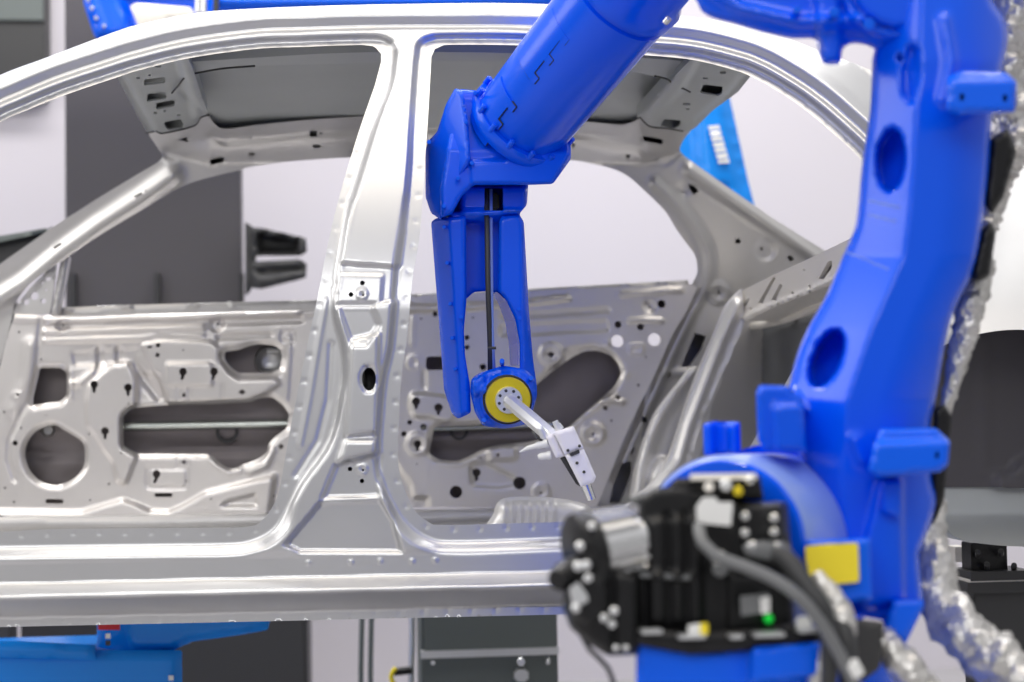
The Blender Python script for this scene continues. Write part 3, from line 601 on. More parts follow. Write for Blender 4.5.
# lower arm: big casting
LA = np.concatenate([crv([(872, 60), (870, 110), (862, 165), (856, 222), (850, 240), (842, 258), (826, 296), (806, 332), (794, 365), (788, 400), (792, 440), (812, 480), (828, 520), (838, 560), (845, 600), (855, 615)], False, 5),
      [(882, 620), (886, 628), (905, 643), (924, 604), (921, 578)], crv([(919, 555), (936, 504), (932, 480), (930, 430), (935, 402), (940, 375), (945, 345), (951, 320), (960, 298), (970, 278), (978, 250), (984, 210), (989, 165), (993, 110), (1003, 66), (1008, 40), (1005, 20), (992, -2), (985, -40)], False, 5), [(900, -60), (885, -10)]])
def la_depth(q):
    x, y = q[:, 0], q[:, 1]
    rx = np.interp(y, [-60, 60, 200, 255, 330, 400, 470, 640], [925, 920, 912, 905, 872, 848, 842, 860])   # crease between the two faces
    return 2.04 + .10 * np.clip((rx - x) / 60, 0, 1.3) ** 1.15 + .07 * np.clip((x - rx - 30) / 60, 0, 1.2) ** 2 + .02 * np.clip((60 - y) / 100, 0, 1)
larm = panel('lower_arm', LA, M['blue'], rob, depth=la_depth, step=3.5, thick=.16, edge=(7, .03), ext='ray',
      feats=[('poly', circ(891, 160, 14, 31, 28, 3), -.07, 4), ('poly', circ(827, 358, 14, 30, 28, 22), -.09, 4), ('poly', rnd([(909, 45), (918, 48), (920, 75), (912, 104), (903, 95), (903, 70)], 4), -.02, 6), ('poly', circ(900, 58, 2.5, 5), -.02, 2),
             ('poly', rnd([(880, 480), (902, 480), (904, 600), (860, 612), (852, 590)], 5), .02, 8), ('ridge', [(945, 20), (952, 60), (945, 100)], 6, .012), ('ridge', [(790, 385), (806, 410)], 3, .012), ('ridge', [(855, 440), (862, 460)], 6, .01)])
prism('cable_bracket', [(947, 76), (962, 71), (1006, 72), (1017, 82), (1015, 112), (955, 115), (946, 110)], 1.97, 2.06, M['blue2'], larm, r=3, er=(4, .015), pin=[circ(962, 97, 2.4, 4), circ(1005, 98, 2.4, 4)], feats=[('poly', [(940, 66), (1020, 66), (1020, 79), (940, 80)], -.02, 5)])
prism('cable_bracket', [(873, 446), (880, 429), (936, 428), (950, 441), (948, 465), (940, 472), (876, 478), (868, 470)], 1.94, 2.06, M['blue2'], larm, r=3, er=(4, .012), pin=[circ(937, 455, 2, 4)], feats=[('poly', [(865, 424), (955, 424), (955, 440), (865, 441)], -.035, 5)])
prism('web_rib', [(881, 480), (902, 480), (901, 517), (893, 517), (882, 512)], 2.0, 2.05, M['blue'], larm, r=2)
prism('lug', [(893, 600), (924, 600), (924, 607), (905, 645), (884, 628)], 1.98, 2.1, M['blue2'], larm, r=2)
for (x, y, l, lean) in ((869, 201, 31, .22), (869, 215, 26, .25), (846, 252, 42, .42)):   # two short lines of small white print
    mb = MB(); k = 0; X = x
    while X < x + l:
        wd = random.uniform(1.2, 2.4); yy = y + (X - x) * lean; Yd = float(la_depth(np.array([[X, yy]]))[0]) - .0012
        a = [pt(X, yy - 1.5, Yd), pt(X + wd, yy - 1.3, Yd - .002), pt(X + wd, yy + 1.5, Yd - .002), pt(X, yy + 1.3, Yd)]
        mb.add(a, [(0, 1, 2, 3)]); X += wd + .9
    mb.build('printed_text', M['lilac'], larm)
# upper arm casting over the top of the frame
ua = panel('upper_arm', np.concatenate([crv([(560, -200), (640, -60), (690, -8), (705, 14), (735, 24), (762, 32), (790, 38), (812, 38.5), (819, 42), (822, 62), (839, 64), (843, 50), (850, 44), (866, 45), (880, 52)], False, 4), crv([(910, 40), (960, 10), (990, -30), (990, -140), (900, -220), (700, -260)], False, 8)]), M['blue'], rob,
      depth=lambda q: 2.10 + .05 * np.clip((760 - q[:, 0]) / 150, 0, 2), step=4, thick=.22, edge=(6, .04), ext='ray',
      feats=[('ridge', [(700, -20), (740, 8), (800, 22), (860, 20)], 6, .03), ('poly', circ(900, -20, 62, 60), .03, 12), ('loop', circ(900, -20, 52, 50), 3, -.02), ('poly', rnd([(815, -10), (838, -10), (842, 60), (822, 62)], 4), .02, 6)])
for (x, y, r) in ((834, 12, 5.5), (869, 24, 6), (797, 10, 4)):
    mb = MB(); mb.cyl(pt(x, y, 2.03), pt(x, y, 2.12), px_m(r, 2.05), n=14); mb.build('bolt', M['blue2'], ua)
# forearm tube
A = pt(521, 123, 3.165); B = pt(800, -225, 2.52)
ax = (B - A).normalized(); rt = px_m(50, 3.1)
Lf = (B - A).length
def tA(px, py):   # station along the tube axis nearest a photo point
    d = Vector(rays(np.array(px), np.array(py))); n = d.cross(ax); C0 = Vector(CAM)
    n2 = d.cross(n); return (C0 - A).dot(n2) / ax.dot(n2)
t1 = tA(655, 2) / Lf
mb = MB(); mb.rev(A, B, [(0, rt * .97), (.03, rt), (t1 - .05, rt * 1.05), (t1 - .046, rt * .98), (t1 - .034, rt * .98), (t1 - .03, rt * 1.10), (t1, rt * 1.12), (t1 + .02, rt * 1.02), (1, rt * 1.05)], 56)
fore = mb.build('forearm', M['blue'], rob)
uu = ((-VIEW) - ax * (-VIEW).dot(ax)).normalized(); ww = ax.cross(uu)
def on_tube(t, th, k): return A + ax * t + (uu * math.cos(th) + ww * math.sin(th)) * (rt * k)
def tube_plate(cells):
    """raised cover plate with tabs bent round the tube: cells = [(t0,t1,th0,th1)]"""
    mb = MB()
    for (a, b, c, d) in cells:
        n = 8; vs = []; fs = []
        for i in range(n + 1):
            th = c + (d - c) * i / n
            vs += [on_tube(a, th, 1.0), on_tube(a, th, 1.045), on_tube(b, th, 1.045), on_tube(b, th, 1.0)]
        for i in range(n):
            k = i * 4
            for j in range(3): fs.append((k + j, k + 4 + j, k + 5 + j, k + 1 + j))
        fs += [(0, 1, 2, 3), (n * 4 + 3, n * 4 + 2, n * 4 + 1, n * 4)]
        mb.add(vs, fs, False)
    return mb
sgn = 1 if (on_tube(.1, .5, 1) - A).dot(RIGHT) < (on_tube(.1, -.5, 1) - A).dot(RIGHT) else -1
for (pa, pb_) in (((508, 128), (537, 88)), ((555, 66), (588, 20))):
    ta, tb = tA(*pa), tA(*pb_); L = tb - ta
    cells = [(ta, tb, sgn * .95, sgn * .30)] + [(ta + L * f_, ta + L * (f_ + .13), sgn * .30, sgn * .16) for f_ in (.0, .42, .86)]
    plate = tube_plate(cells).build('cover_plate', M['blue'], fore)
    mb = MB(); k_ = 1.02; th1 = sgn * .30; th2 = sgn * .16; pts_ = [on_tube(ta, sgn * (.95 - .05 * i), k_) for i in range(14)]
    for f_ in (.0, .42, .86):
        pts_ += [on_tube(ta + L * f_ + .0005, th1, k_), on_tube(ta + L * f_ + .001, th2, k_), on_tube(ta + L * (f_ + .13), th2, k_), on_tube(ta + L * (f_ + .13) + .001, th1, k_)]
    for a_, b_ in zip(pts_[:-1], pts_[1:]):
        if (b_ - a_).length > 1e-5: mb.cyl(a_, b_, px_m(1.0, 3.0), n=6)
    mb.build('edge_line', M['hole'], fore)  # thin black tubes following the plate's end and stepped edges
for (x, y) in ((669, 18),):
    mb = MB(); q = pt(x, y, 2.72); mb.cyl(q, q - ax * .012, .006, n=12); mb.build('bolt', M['chrome'], fore)
# elbow housing at the end of the tube
H1 = [(455, 96), (460, 89), (482, 91), (490, 80), (500, 78), (560, 134), (571, 146), (571, 159), (553, 184), (529, 185), (474, 185), (462, 196), (452, 214), (441, 218), (440, 190)]
elb = panel('elbow_housing', rnd(H1, 3), M['blue'], rob, depth=lambda q: 3.125 + .04 * np.clip((150 - q[:, 1]) / 50, 0, 1), step=2.6, thick=.24, edge=(3, .012), ext='ray',
      feats=[('poly', rnd([(471, 161), (505, 160), (512, 154), (572, 150), (552, 185), (472, 186)], 2), .012, 3)])
panel('side_cover', rnd([(455, 88), (446, 104), (437, 132), (428.5, 141), (425.5, 150), (425.5, 197), (431, 213), (441, 220), (451, 200), (457, 183), (471, 160), (468, 121), (463, 91)], 2.5), M['blue'], elb,
      depth=lambda q: 3.10 + .10 * np.clip((470 - q[:, 0]) / 45, 0, 1), step=2.6, thick=.12, edge=(3.5, .012), ext='ray')
E0 = A + ax * .0
mb = MB(); mb.rev(A - ax * .015, A + ax * .014, [(0, rt * 1.10), (.3, rt * 1.14), (.8, rt * 1.13), (1, rt * 1.10), (1, rt * .9)], 44); fl = mb.build('flange', M['blue'], elb)
for k in range(14):
    th = 2 * math.pi * k / 14 + .2; c = A + (uu * math.cos(th) + ww * math.sin(th)) * rt * 1.09
    mb = MB(); mb.cyl(c + ax * .008, c + ax * .028, px_m(3.1, 3.1), n=10); mb.cyl(c + ax * .026, c + ax * .0292, px_m(1.6, 3.1), n=6); mb.build('bolt', M['blue'], fl)
for (x, y) in ((475, 93), (466, 122), (472, 163), (458, 178), (444, 206), (429, 142)):
    mb = MB(); mb.cyl(pt(x, y, 3.10), pt(x, y, 3.18), px_m(2.2, 3.1), n=10); mb.build('bolt', M['blue2'], elb)
# wrist fork
wf = panel('wrist_fork', rnd([(440, 216), (446, 200), (458, 178), (470, 172), (529, 172), (527, 205), (519, 214), (524, 222), (525, 250), (527, 292), (505, 299), (491, 291), (474, 292), (465, 300), (450, 300), (446, 260), (448, 222)], 3), M['blue'], rob,
      depth=3.24, step=3, thick=.12, edge=(3, .01), ext='ray', pin=[rect(484.5, 188, 503, 210.5, 1)], feats=[('poly', rect(460, 186, 527, 213, 4), .05, 5), ('poly', rnd([(448, 212), (524, 210), (525, 219), (448, 221)], 2), .06, 3)])
panel('fork_arm', rnd([(431, 222), (436, 218), (466, 216), (466.5, 299), (464, 330), (465, 355), (470, 385), (471, 413), (458, 419), (452, 414), (444, 390), (438, 311)], 3), M['blue'], wf,
      depth=lambda q: 3.16 + .06 * np.clip((np.interp(q[:, 1], [215, 330, 420], [449, 456, 462]) - q[:, 0]) / 16, 0, 1), step=2.6, thick=.16, edge=(2.5, .012), ext='ray')
panel('fork_arm', rnd([(499, 222), (501, 216), (519, 214), (524, 222), (529, 311), (533, 359), (537, 387), (536, 402), (520, 402), (519.5, 343), (515, 319), (506, 300), (498, 291)], 3), M['blue'], wf,
      depth=lambda q: 3.16 + .03 * np.clip((q[:, 0] - 522) / 10, 0, 1), step=2.6, thick=.16, edge=(2.5, .012), ext='ray')
mb = MB()   # inner cheek of the open fork, seen through the gap
c_ = [pt(497, 292, 3.17), pt(506, 300, 3.17), pt(515, 320, 3.17), pt(519, 343, 3.17), pt(519, 366, 3.17)]; d_ = [pt(493, 293, 3.30), pt(499, 305, 3.30), pt(505, 322, 3.30), pt(509, 345, 3.30), pt(510, 366, 3.30)]
for i in range(4): mb.add([c_[i], c_[i + 1], d_[i + 1], d_[i]], [(0, 1, 2, 3)], True)
mb.build('fork_cheek', M['blue'], wf)
for (x, y) in ((447, 263), (450, 304), (452, 338), (455, 369), (444, 227), (461, 317), (519, 309), (520, 318)):
    mb = MB(); mb.cyl(pt(x, y, 3.15), pt(x, y, 3.2), px_m(1.9, 3.15), n=10); mb.build('bolt', M['blue2'], wf)
mb = MB(); mb.tube([pt(486, 190, 3.22), pt(487, 225, 3.17), pt(488, 290, 3.15), pt(490, 345, 3.17), pt(490, 372, 3.2)], px_m(2.6, 3.17)); mb.build('cable', M['cable'], rob)
mb = MB(); mb.tube([pt(491, 190, 3.22), pt(491, 225, 3.18), pt(491.5, 300, 3.16), pt(492.5, 345, 3.17), pt(494, 372, 3.2)], px_m(1.9, 3.17)); mb.build('air_hose', M['lilac'], rob)
mb = MB(); mb.cyl(pt(488, 348, 3.15), pt(496, 348, 3.15), px_m(1.5, 3.15)); mb.build('cable_tie', M['cable'], rob)
mb = MB(); mb.box(pt(494, 202, 3.23), .02, .02, .035, bev=.2); mb.build('connector', M['black'], rob)
# wrist joint
WJ = rnd([(470, 392), (471, 379), (479, 373), (503, 365.5), (525, 369), (535, 379), (537.5, 394), (533, 411), (527, 424), (505, 429), (483, 426), (475, 413)], 4)
wj = panel('wrist_joint', WJ, M['blue'], rob, depth=3.14, step=2.6, thick=.18, edge=(4, .02), ext='ray', feats=[('poly', circ(507, 399, 26), .02, 3), ('poly', rnd([(472, 380), (484, 374), (486, 392), (474, 396)], 3), .02, 4)])
for (x, y) in ((502, 361), (476, 384), (484, 420), (528, 420), (531, 378)):
    mb = MB(); mb.cyl(pt(x, y, 3.12), pt(x, y + 3, 3.19), px_m(2.6, 3.15), n=10); mb.build('bolt', M['blue2'], wj)
Fc0 = pt(507.5, 399.5, 3.12); nax = (Vector(CAM) - Fc0).normalized(); nax = (nax + RIGHT * .10 - UP * .06).normalized()
s_ = px_m(1, 3.12)
mb = MB(); mb.rev(Fc0 + nax * -.02, Fc0 + nax * .012, [(0, 25 * s_), (.7, 25 * s_), (.75, 23.4 * s_), (.6, 23.2 * s_)], 44, caps=True); mb.build('seal', M['hole'], wj)
mb = MB(); mb.rev(Fc0 - nax * .01, Fc0 + nax * .016, [(0, 22.8 * s_), (.85, 22.8 * s_), (1, 22 * s_), (1, 13 * s_)], 44, caps=True); mb.build('flange_ring', M['ring'], wj)
mb = MB(); mb.rev(Fc0 + nax * .01, Fc0 + nax * .028, [(0, 13.6 * s_), (.85, 13.6 * s_), (1, 13 * s_), (1, 2 * s_)], 36); tf = mb.build('tool_flange', M['alu'], wj)
e1 = (UP - nax * UP.dot(nax)).normalized(); e2 = nax.cross(e1)
for k in range(8):
    th = 2 * math.pi * k / 8 + .3; c = Fc0 + (e1 * math.cos(th) + e2 * math.sin(th)) * 10 * s_
    mb = MB(); mb.cyl(c + nax * .026, c + nax * .0295, 1.6 * s_, n=10); mb.build('bolt', M['char'], tf)
# gripper tool
T0 = Fc0 + nax * .028; T1 = pt(556, 440, 2.98)
gx = (T1 - T0).normalized()
gr = MB().rev(T0, T1, [(0, 7.2 * s_), (.05, 7.6 * s_), (1, 7.6 * s_)], 8, flat=True).build('gripper', M['alu'], rob)
def slab(name, pts, Y0, Y1, m, parent, er=(1.2, .003)): return prism(name, pts, Y0, Y1, m, parent, r=1.0, er=er, step=2.5)
slab('head_block', [(553.5, 432), (573.5, 426), (583.5, 448), (565, 455)], 2.93, 2.97, M['white'], gr)
slab('mount_plate', [(546, 437), (553, 432.5), (563.5, 456), (556, 458)], 2.94, 2.98, M['white'], gr)
slab('finger_body', [(565, 455.5), (583.8, 448.8), (596, 477), (593.5, 482.5), (581, 487)], 2.93, 2.98, M['white'], gr)
slab('side_plate', [(560, 458), (565, 456), (581, 487), (576, 484)], 2.95, 2.985, M['char'], gr)
slab('spacer', [(569, 453.5), (579, 449.5), (580, 453), (571, 456.5)], 2.926, 2.94, M['char'], gr, None)
mb = MB(); mb.cyl(pt(585, 483, 2.955), pt(591.5, 500, 2.955), 5.2 * s_, 4.4 * s_, n=16); mb.build('tip', M['chrome'], gr)
for (x, y) in ((568, 450.5), (579.5, 446), (577, 463), (584, 472)):
    mb = MB(); mb.cyl(pt(x, y, 2.927), pt(x, y, 2.94), 1.5 * s_, n=10); mb.build('screw', M['char'], gr)
for (a, b, r) in (((535, 446), (548, 443), 3.6), ((538, 457), (551, 455), 3.4)):
    mb = MB(); mb.rev(pt(*a, 2.96), pt(*b, 2.955), [(0, r * .6 * s_), (.2, r * s_), (.7, r * s_), (.72, r * 1.2 * s_), (1, r * 1.2 * s_)], 14); mb.build('air_fitting', M['cleanwhite'], gr)
mb = MB(); mb.tube([pt(536, 446, 2.96), pt(528, 448, 2.97), pt(520, 452, 2.98)], [2.6 * s_, 2.2 * s_, .8 * s_]); mb.build('hose_stub', M['cleanwhite'], gr)
mb = MB(); mb.cyl(pt(555, 421, 2.96), pt(559, 431, 2.96), 3.0 * s_, n=12); mb.cyl(pt(558, 424, 2.96), pt(562, 429, 2.96), 2.4 * s_, n=12); mb.build('push_fitting', M['alu'], gr)
slab('sensor_clip', [(537, 428), (542, 425), (549, 436), (546, 441), (540, 438)], 2.95, 2.98, M['alu'], gr)
mb = MB(); mb.tube([pt(533, 432, 2.99), pt(537, 438, 2.95), pt(542, 440, 2.96)], 1.4 * s_); mb.build('sensor_wire', M['cable'], gr)

# shoulder: round gear housing, blocks, pedestal
C1 = pt(722, 545, 1.98); C2 = pt(772, 545, 2.16)
axs = (C2 - C1).normalized()
mb = MB(); mb.rev(C1, C2 + axs * .06, [(0, px_m(84, 2.0)), (.04, px_m(91, 2.0)), (.8, px_m(97, 2.08)), (1, px_m(97, 2.1))], 56); sh = mb.build('gear_housing', M['lilac'], rob)  # paler than its face: light on the round side put into the colour
mb = MB(); mb.rev(C1 - axs * .006, C1 + axs * .004, [(0, px_m(83, 2.0)), (1, px_m(86, 2.0))], 56); mb.build('housing_face', M['blue'], sh)
mb = MB(); mb.rev(C2 + axs * .02, C2 + axs * .09, [(0, px_m(106, 2.12)), (1, px_m(106, 2.16))], 56); mb.build('bearing_ring', M['blue'], sh)
prism('stop_block', [(703, 424), (714, 421), (740, 422), (741, 455), (704, 455)], 2.14, 2.24, M['blue'], rob, r=2, feats=[('poly', [(714, 420), (730, 420), (730, 460), (714, 460)], -.02, 4)])
prism('stop_block', [(756, 392), (760, 385), (787, 386), (803, 398), (806, 452), (764, 450), (758, 440)], 2.00, 2.12, M['blue'], rob, r=2, feats=[('poly', [(774, 405), (810, 405), (810, 455), (776, 455)], .015, 3)])
prism('label_plate', [(805, 546), (822, 544), (858, 542.5), (859.5, 582), (812, 586), (806, 560)], 1.90, 1.915, M['yellow'], rob, r=3, er=None)
prism('label_bracket', [(806, 540), (870, 538), (872, 600), (838, 604), (822, 602), (806, 580)], 1.915, 2.05, M['blue2'], rob, r=3)
mb = MB(); q = pt(785, 690, 2.2)
mb.rev((q.x, q.y, 0.62), (q.x, q.y, pt(800, 640, 2.2).z), [(0, .22), (.3, .22), (.34, .155), (1, .15)], 40); mb.build('base', M['blue2'], rob)
mb = MB(); mb.box((q.x, q.y, .32), .62, .62, .64, bev=.04).build('pedestal', M['char'], rob)
# motor
mt = panel('motor', rnd([(640, 497), (652, 488), (680, 486), (712, 490), (720, 500), (788, 502), (792, 560), (795, 632), (700, 646), (638, 640), (634, 560)], 4), M['black'], rob, depth=1.84, step=4, thick=.14, edge=(5, .02), ext='ray',
      feats=[('poly', rnd([(648, 520), (700, 515), (702, 625), (650, 625)], 4), .012, 5), ('ridge', [(640, 574), (690, 577)], 3, .012), ('ridge', [(668, 515), (669, 622)], 3, -.012), ('ridge', [(686, 515), (687, 622)], 3, -.012), ('poly', rnd([(742, 505), (782, 505), (783, 560), (742, 556)], 3), .015, 4), ('poly', rnd([(728, 575), (792, 575), (794, 630), (728, 632)], 3), .01, 4)])
prism('mount_flange', [(634, 628), (700, 633), (790, 624), (822, 630), (822, 645), (760, 650), (690, 655), (634, 644)], 1.80, 1.96, M['black'], mt, r=2, er=(3, .008))
prism('terminal_box', [(668, 486), (676, 478), (760, 476), (764, 500), (670, 503)], 1.85, 1.95, M['black'], mt, r=2)
prism('name_tag', [(696, 506), (703, 497), (716, 497), (718, 502), (733, 502), (731, 526), (697, 523)], 1.80, 1.806, M['cleanwhite'], mt, r=2, er=None)
prism('data_plate', [(740, 596), (769, 593), (770, 612), (741, 616)], 1.80, 1.806, M['grey_cable'], mt, r=1, er=None)
prism('data_sticker', [(760, 598), (770, 596), (770, 613), (761, 614)], 1.796, 1.80, M['cleanwhite'], mt, r=1, er=None)
mb = MB(); mb.rev(pt(768.5, 618.5, 1.82), pt(768.5, 618.5, 1.795), [(0, px_m(5, 1.8)), (.5, px_m(5, 1.8)), (1, px_m(2.5, 1.8))], 16); mb.build('indicator_lamp', M['green'], mt)
prism('clip', [(688, 625), (700, 623), (700, 634), (688, 635)], 1.785, 1.80, M['cleanwhite'], mt, r=1, er=None)
prism('clip_tab', [(700, 623), (708, 623), (708, 635), (700, 634)], 1.785, 1.80, M['yellow'], mt, r=1, er=None)
prism('clip', [(796, 617), (812, 615), (812, 630), (796, 630)], 1.80, 1.81, M['cleanwhite'], mt, r=2, er=None)
for (x, y, r) in ((745, 516, 4.5), (774, 518, 4.5), (745, 533, 4.5), (774, 532, 4.5), (750, 480, 4.5), (752, 546, 5), (776, 547, 5), (785, 553, 5)):
    mb = MB(); mb.cyl(pt(x, y, 1.80), pt(x, y, 1.86), px_m(r, 1.8), n=12, bev=.4); mb.build('bolt', M['chrome'], mt)
for (x, y, r, mm) in ((738, 491, 5, 'ring'), (726, 485, 6, 'alu'), (709, 487, 5, 'cream'), (719, 558, 8, 'alu'), (720, 569, 8, 'grey_cable')):
    mb = MB(); mb.cyl(pt(x, y, 1.80), pt(x, y + 1, 1.88), px_m(r, 1.82), n=12, bev=.3); mb.build('fitting', M[mm], mt)
for (x0, x1, y) in ((640, 662, 631), (677, 705, 636), (728, 742, 636), (752, 784, 634), (796, 818, 630)):
    mb = MB(); mb.box(pt((x0 + x1) / 2, y, 1.79), px_m(x1 - x0, 1.79), .02, px_m(4, 1.79), bev=.3); mb.build('screw_head', M['alu'], mt)
prism('connector', [(742, 546), (752, 541), (784, 541), (794, 552), (790, 562), (764, 560), (746, 556)], 1.80, 1.86, M['grey_cable'], mt, r=2, er=(3, .01))
prism('clamp_strap', [(640, 572), (690, 575), (690, 580), (640, 577)], 1.822, 1.83, M['grey_cable'], mt, r=1, er=None)
prism('cover_bar', [(690, 474), (756, 473), (757, 479), (690, 480)], 1.83, 1.86, M['cream'], mt, r=1, er=None)
# ribbed drive unit on the motor's left
mo = (pt(584, 552, 1.84), pt(662, 534, 1.87))
dv = mo[1] - mo[0]
prof = [(0, px_m(40, 1.84)), (.12, px_m(42, 1.84))]
mb = MB(); mb.rev(mo[0] + dv * .12, mo[0] + dv * .62, [(0, px_m(27, 1.84)), (1, px_m(27, 1.84))], 60)
for k in range(18):
    th = 2 * math.pi * k / 18; a1 = dv.normalized(); u1 = a1.orthogonal().normalized(); v1 = a1.cross(u1)
    c = mo[0] + dv * .37 + (u1 * math.cos(th) + v1 * math.sin(th)) * px_m(31, 1.84)
    rr = Matrix((a1, (u1 * math.cos(th) + v1 * math.sin(th)), a1.cross(u1 * math.cos(th) + v1 * math.sin(th)))).transposed()
    mb.box(c, dv.length * .50, px_m(12, 1.84), px_m(4.4, 1.84), rr, bev=.2)
du = mb.build('gear_drum', M['chrome'], rob)
mb = MB(); mb.rev(mo[0] + dv * .55, mo[0] + dv * 1.05, [(0, px_m(24, 1.84)), (.1, px_m(25, 1.84)), (1, px_m(25, 1.84))], 36); mb.build('drum_neck', M['chrome'], du)
mb = MB(); mb.rev(mo[0] - dv * .10, mo[0] + dv * .13, [(0, px_m(36, 1.84)), (.15, px_m(40, 1.84)), (.85, px_m(40, 1.84)), (1, px_m(37, 1.84))], 20, flat=True); mb.build('end_cap', M['black'], du)
prism('drive_case', [(566, 580), (576, 566), (600, 562), (640, 575), (640, 655), (608, 656), (590, 645), (570, 628), (562, 606)], 1.80, 1.94, M['black'], du, r=5, er=(8, .03), feats=[('poly', circ(590, 600, 18, 24), .015, 5), ('ridge', [(612, 570), (614, 650)], 3, -.012)])
prism('cover_plate', [(569, 588), (578, 582), (588, 596), (588, 602), (573, 607)], 1.775, 1.79, M['alu'], du, r=2, er=None)
mb = MB(); mb.rev(pt(556, 580, 1.80), pt(584, 570, 1.84), [(0, px_m(10, 1.8)), (.3, px_m(16, 1.8)), (1, px_m(18, 1.8))], 24); mb.build('end_boss', M['black'], du)
for (x, y, r) in ((592, 526, 4), (580, 546, 4.5), (586, 565, 5), (588, 578, 4.5), (576, 608, 4.5), (614, 611, 4.5), (604, 618, 4), (612, 624, 4), (578, 566, 5), (616, 648, 3), (626, 648, 3)):
    mb = MB(); mb.cyl(pt(x, y, 1.77), pt(x, y, 1.85), px_m(r, 1.78), n=12, bev=.45); mb.build('bolt', M['alu'], du)
prism('motor_mount', [(636, 640), (700, 650), (742, 648), (820, 641), (822, 700), (636, 700)], 1.82, 2.1, M['blue2'], rob, r=3, er=(4, .012), feats=[('poly', [(752, 645), (822, 640), (822, 676), (750, 684)], .03, 4)])
prism('top_bracket', [(622, 500), (640, 492), (660, 490), (664, 502), (640, 506)], 1.86, 1.93, M['grey_cable'], rob, r=2)
# cables
def cab(name, pts, r, m, parent=rob, **k):
    mb = MB(); mb.tube([pt(*p) for p in pts], [px_m(q, p[2]) for p, q in zip(pts, r)] if hasattr(r, '__len__') else px_m(r, pts[0][2]), **k); return mb.build(name, m, parent)
cab('cable', [(699, 526, 1.80), (702, 542, 1.78), (716, 556, 1.77), (745, 567, 1.76), (775, 580, 1.75), (800, 598, 1.74), (822, 625, 1.74), (840, 655, 1.74), (858, 690, 1.74)], 6.2, M['grey_cable'])
cab('cable', [(760, 548, 1.82), (785, 558, 1.80), (806, 585, 1.78), (824, 610, 1.77), (830, 640, 1.77), (828, 700, 1.77)], [10, 10, 9, 9, 9, 9], M['cable'], rings=.06)
cab('cable', [(836, 612, 1.84), (846, 640, 1.82), (850, 700, 1.82)], 10, M['cable'])
cab('conduit', [(815, 575, 1.86), (835, 602, 1.84), (845, 625, 1.83), (842, 650, 1.83)], [8, 12, 12, 9], M['wrap'], crinkle=.1)
cab('cable', [(578, 628, 1.86), (590, 650, 1.85), (608, 668, 1.84), (618, 700, 1.84)], 2.6, M['cable'])
mb = MB(); mb.cyl(pt(850, 662, 1.74), pt(857, 676, 1.74), px_m(8.5, 1.74), n=16); mb.build('cable_clamp', M['cleanwhite'], rob)
prism('junction_box', [(852, 618), (884, 622), (880, 668), (862, 682), (848, 660)], 1.90, 2.0, M['char'], rob, r=3)
cab('wrapped_hose', [(880, 640, 1.98), (900, 660, 1.96), (930, 700, 1.95)], [15, 17, 18], M['wrap'], crinkle=.2, n=18)
cab('wrapped_hose', [(822, 640, 1.82), (820, 665, 1.80), (815, 710, 1.80)], [8, 10, 11], M['wrap'], crinkle=.18, n=16)
# wrapped dress pack behind the arm
cab('wrapped_hose', [(1030, -40, 2.25), (1012, 20, 2.25), (1006, 60, 2.25), (1014, 110, 2.25), (1010, 150, 2.25), (996, 190, 2.25), (985, 230, 2.25)], [24, 24, 22, 22, 20, 14, 12], M['wrap'], crinkle=.24, n=22)
cab('wrapped_hose', [(986, 260, 2.22), (972, 300, 2.2), (962, 345, 2.2), (948, 400, 2.2), (940, 430, 2.2)], [10, 15, 13, 8, 6], M['wrap'], crinkle=.2, n=18)
cab('wrapped_hose', [(938, 500, 2.2), (931, 535, 2.18), (934, 570, 2.16), (940, 600, 2.14), (962, 632, 2.1), (1000, 664, 2.05), (1050, 700, 2.0)], [9, 16, 21, 24, 27, 26, 25], M['wrap'], crinkle=.22, n=22)
prism('hose_clamp', [(990, 138), (1008, 128), (1017, 150), (1004, 196), (992, 215), (984, 205)], 2.12, 2.2, M['black'], rob, r=4, er=(4, .02))
prism('hose_clamp', [(982, 228), (992, 222), (996, 232), (990, 276), (980, 282), (970, 278)], 2.12, 2.2, M['black'], rob, r=4, er=(4, .02))
prism('hose_clamp', [(934, 408), (944, 404), (952, 416), (950, 440), (944, 500), (936, 520), (930, 500)], 2.14, 2.24, M['black'], rob, r=3, er=(3, .01))
rebase(rob)

# ================================================================== BACKGROUND
# robot over the roof, its column standing behind the car's centre pillar
b2 = pt(-130, -45, 6.2); r2 = empty('industrial_robot', (b2.x, b2.y, 0))
tag(r2, 'blue robot arm lying across behind the car roof, at the top left', 'robot')
prism('upper_arm', [(76, -40), (85, 8), (95, 38), (104, 44), (120, 40), (180, 35), (400, 34), (565, 30), (600, -40)], 6.0, 6.35, M['blue2'], r2, r=5, er=(8, .06), step=7, feats=[('poly', [(120, -10), (210, -10), (200, 30), (132, 30)], -.06, 8), ('ridge', [(84, 0), (98, 36)], 6, .04), ('ridge', [(220, 2), (560, -2)], 7, .06)])
prism('cover', [(130, 6), (136, 3), (190, 7), (196, 14), (160, 24), (138, 26)], 5.92, 6.0, M['cream'], r2, r=2, step=6)
for x in (198, 204, 216):
    mb = MB(); mb.cyl(pt(x, -10, 5.92), pt(x, 13, 5.92), px_m(3, 5.9), n=10); mb.build('rod', M['alu'] if x < 210 else M['char'], r2)
for (x, y) in ((92, 8), (96, 18), (104, 26), (88, 0)):
    mb = MB(); mb.cyl(pt(x, y, 5.96), pt(x, y, 6.02), px_m(2, 6), n=8); mb.build('bolt', M['alu'], r2)
t0 = pt(-130, -45, 6.2)
MB().rev((t0.x, 6.2, .25), (t0.x, 6.2, t0.z + .1), [(0, .18), (.1, .14), (.9, .13), (1, .13)], 24).build('column', M['blue2'], r2)
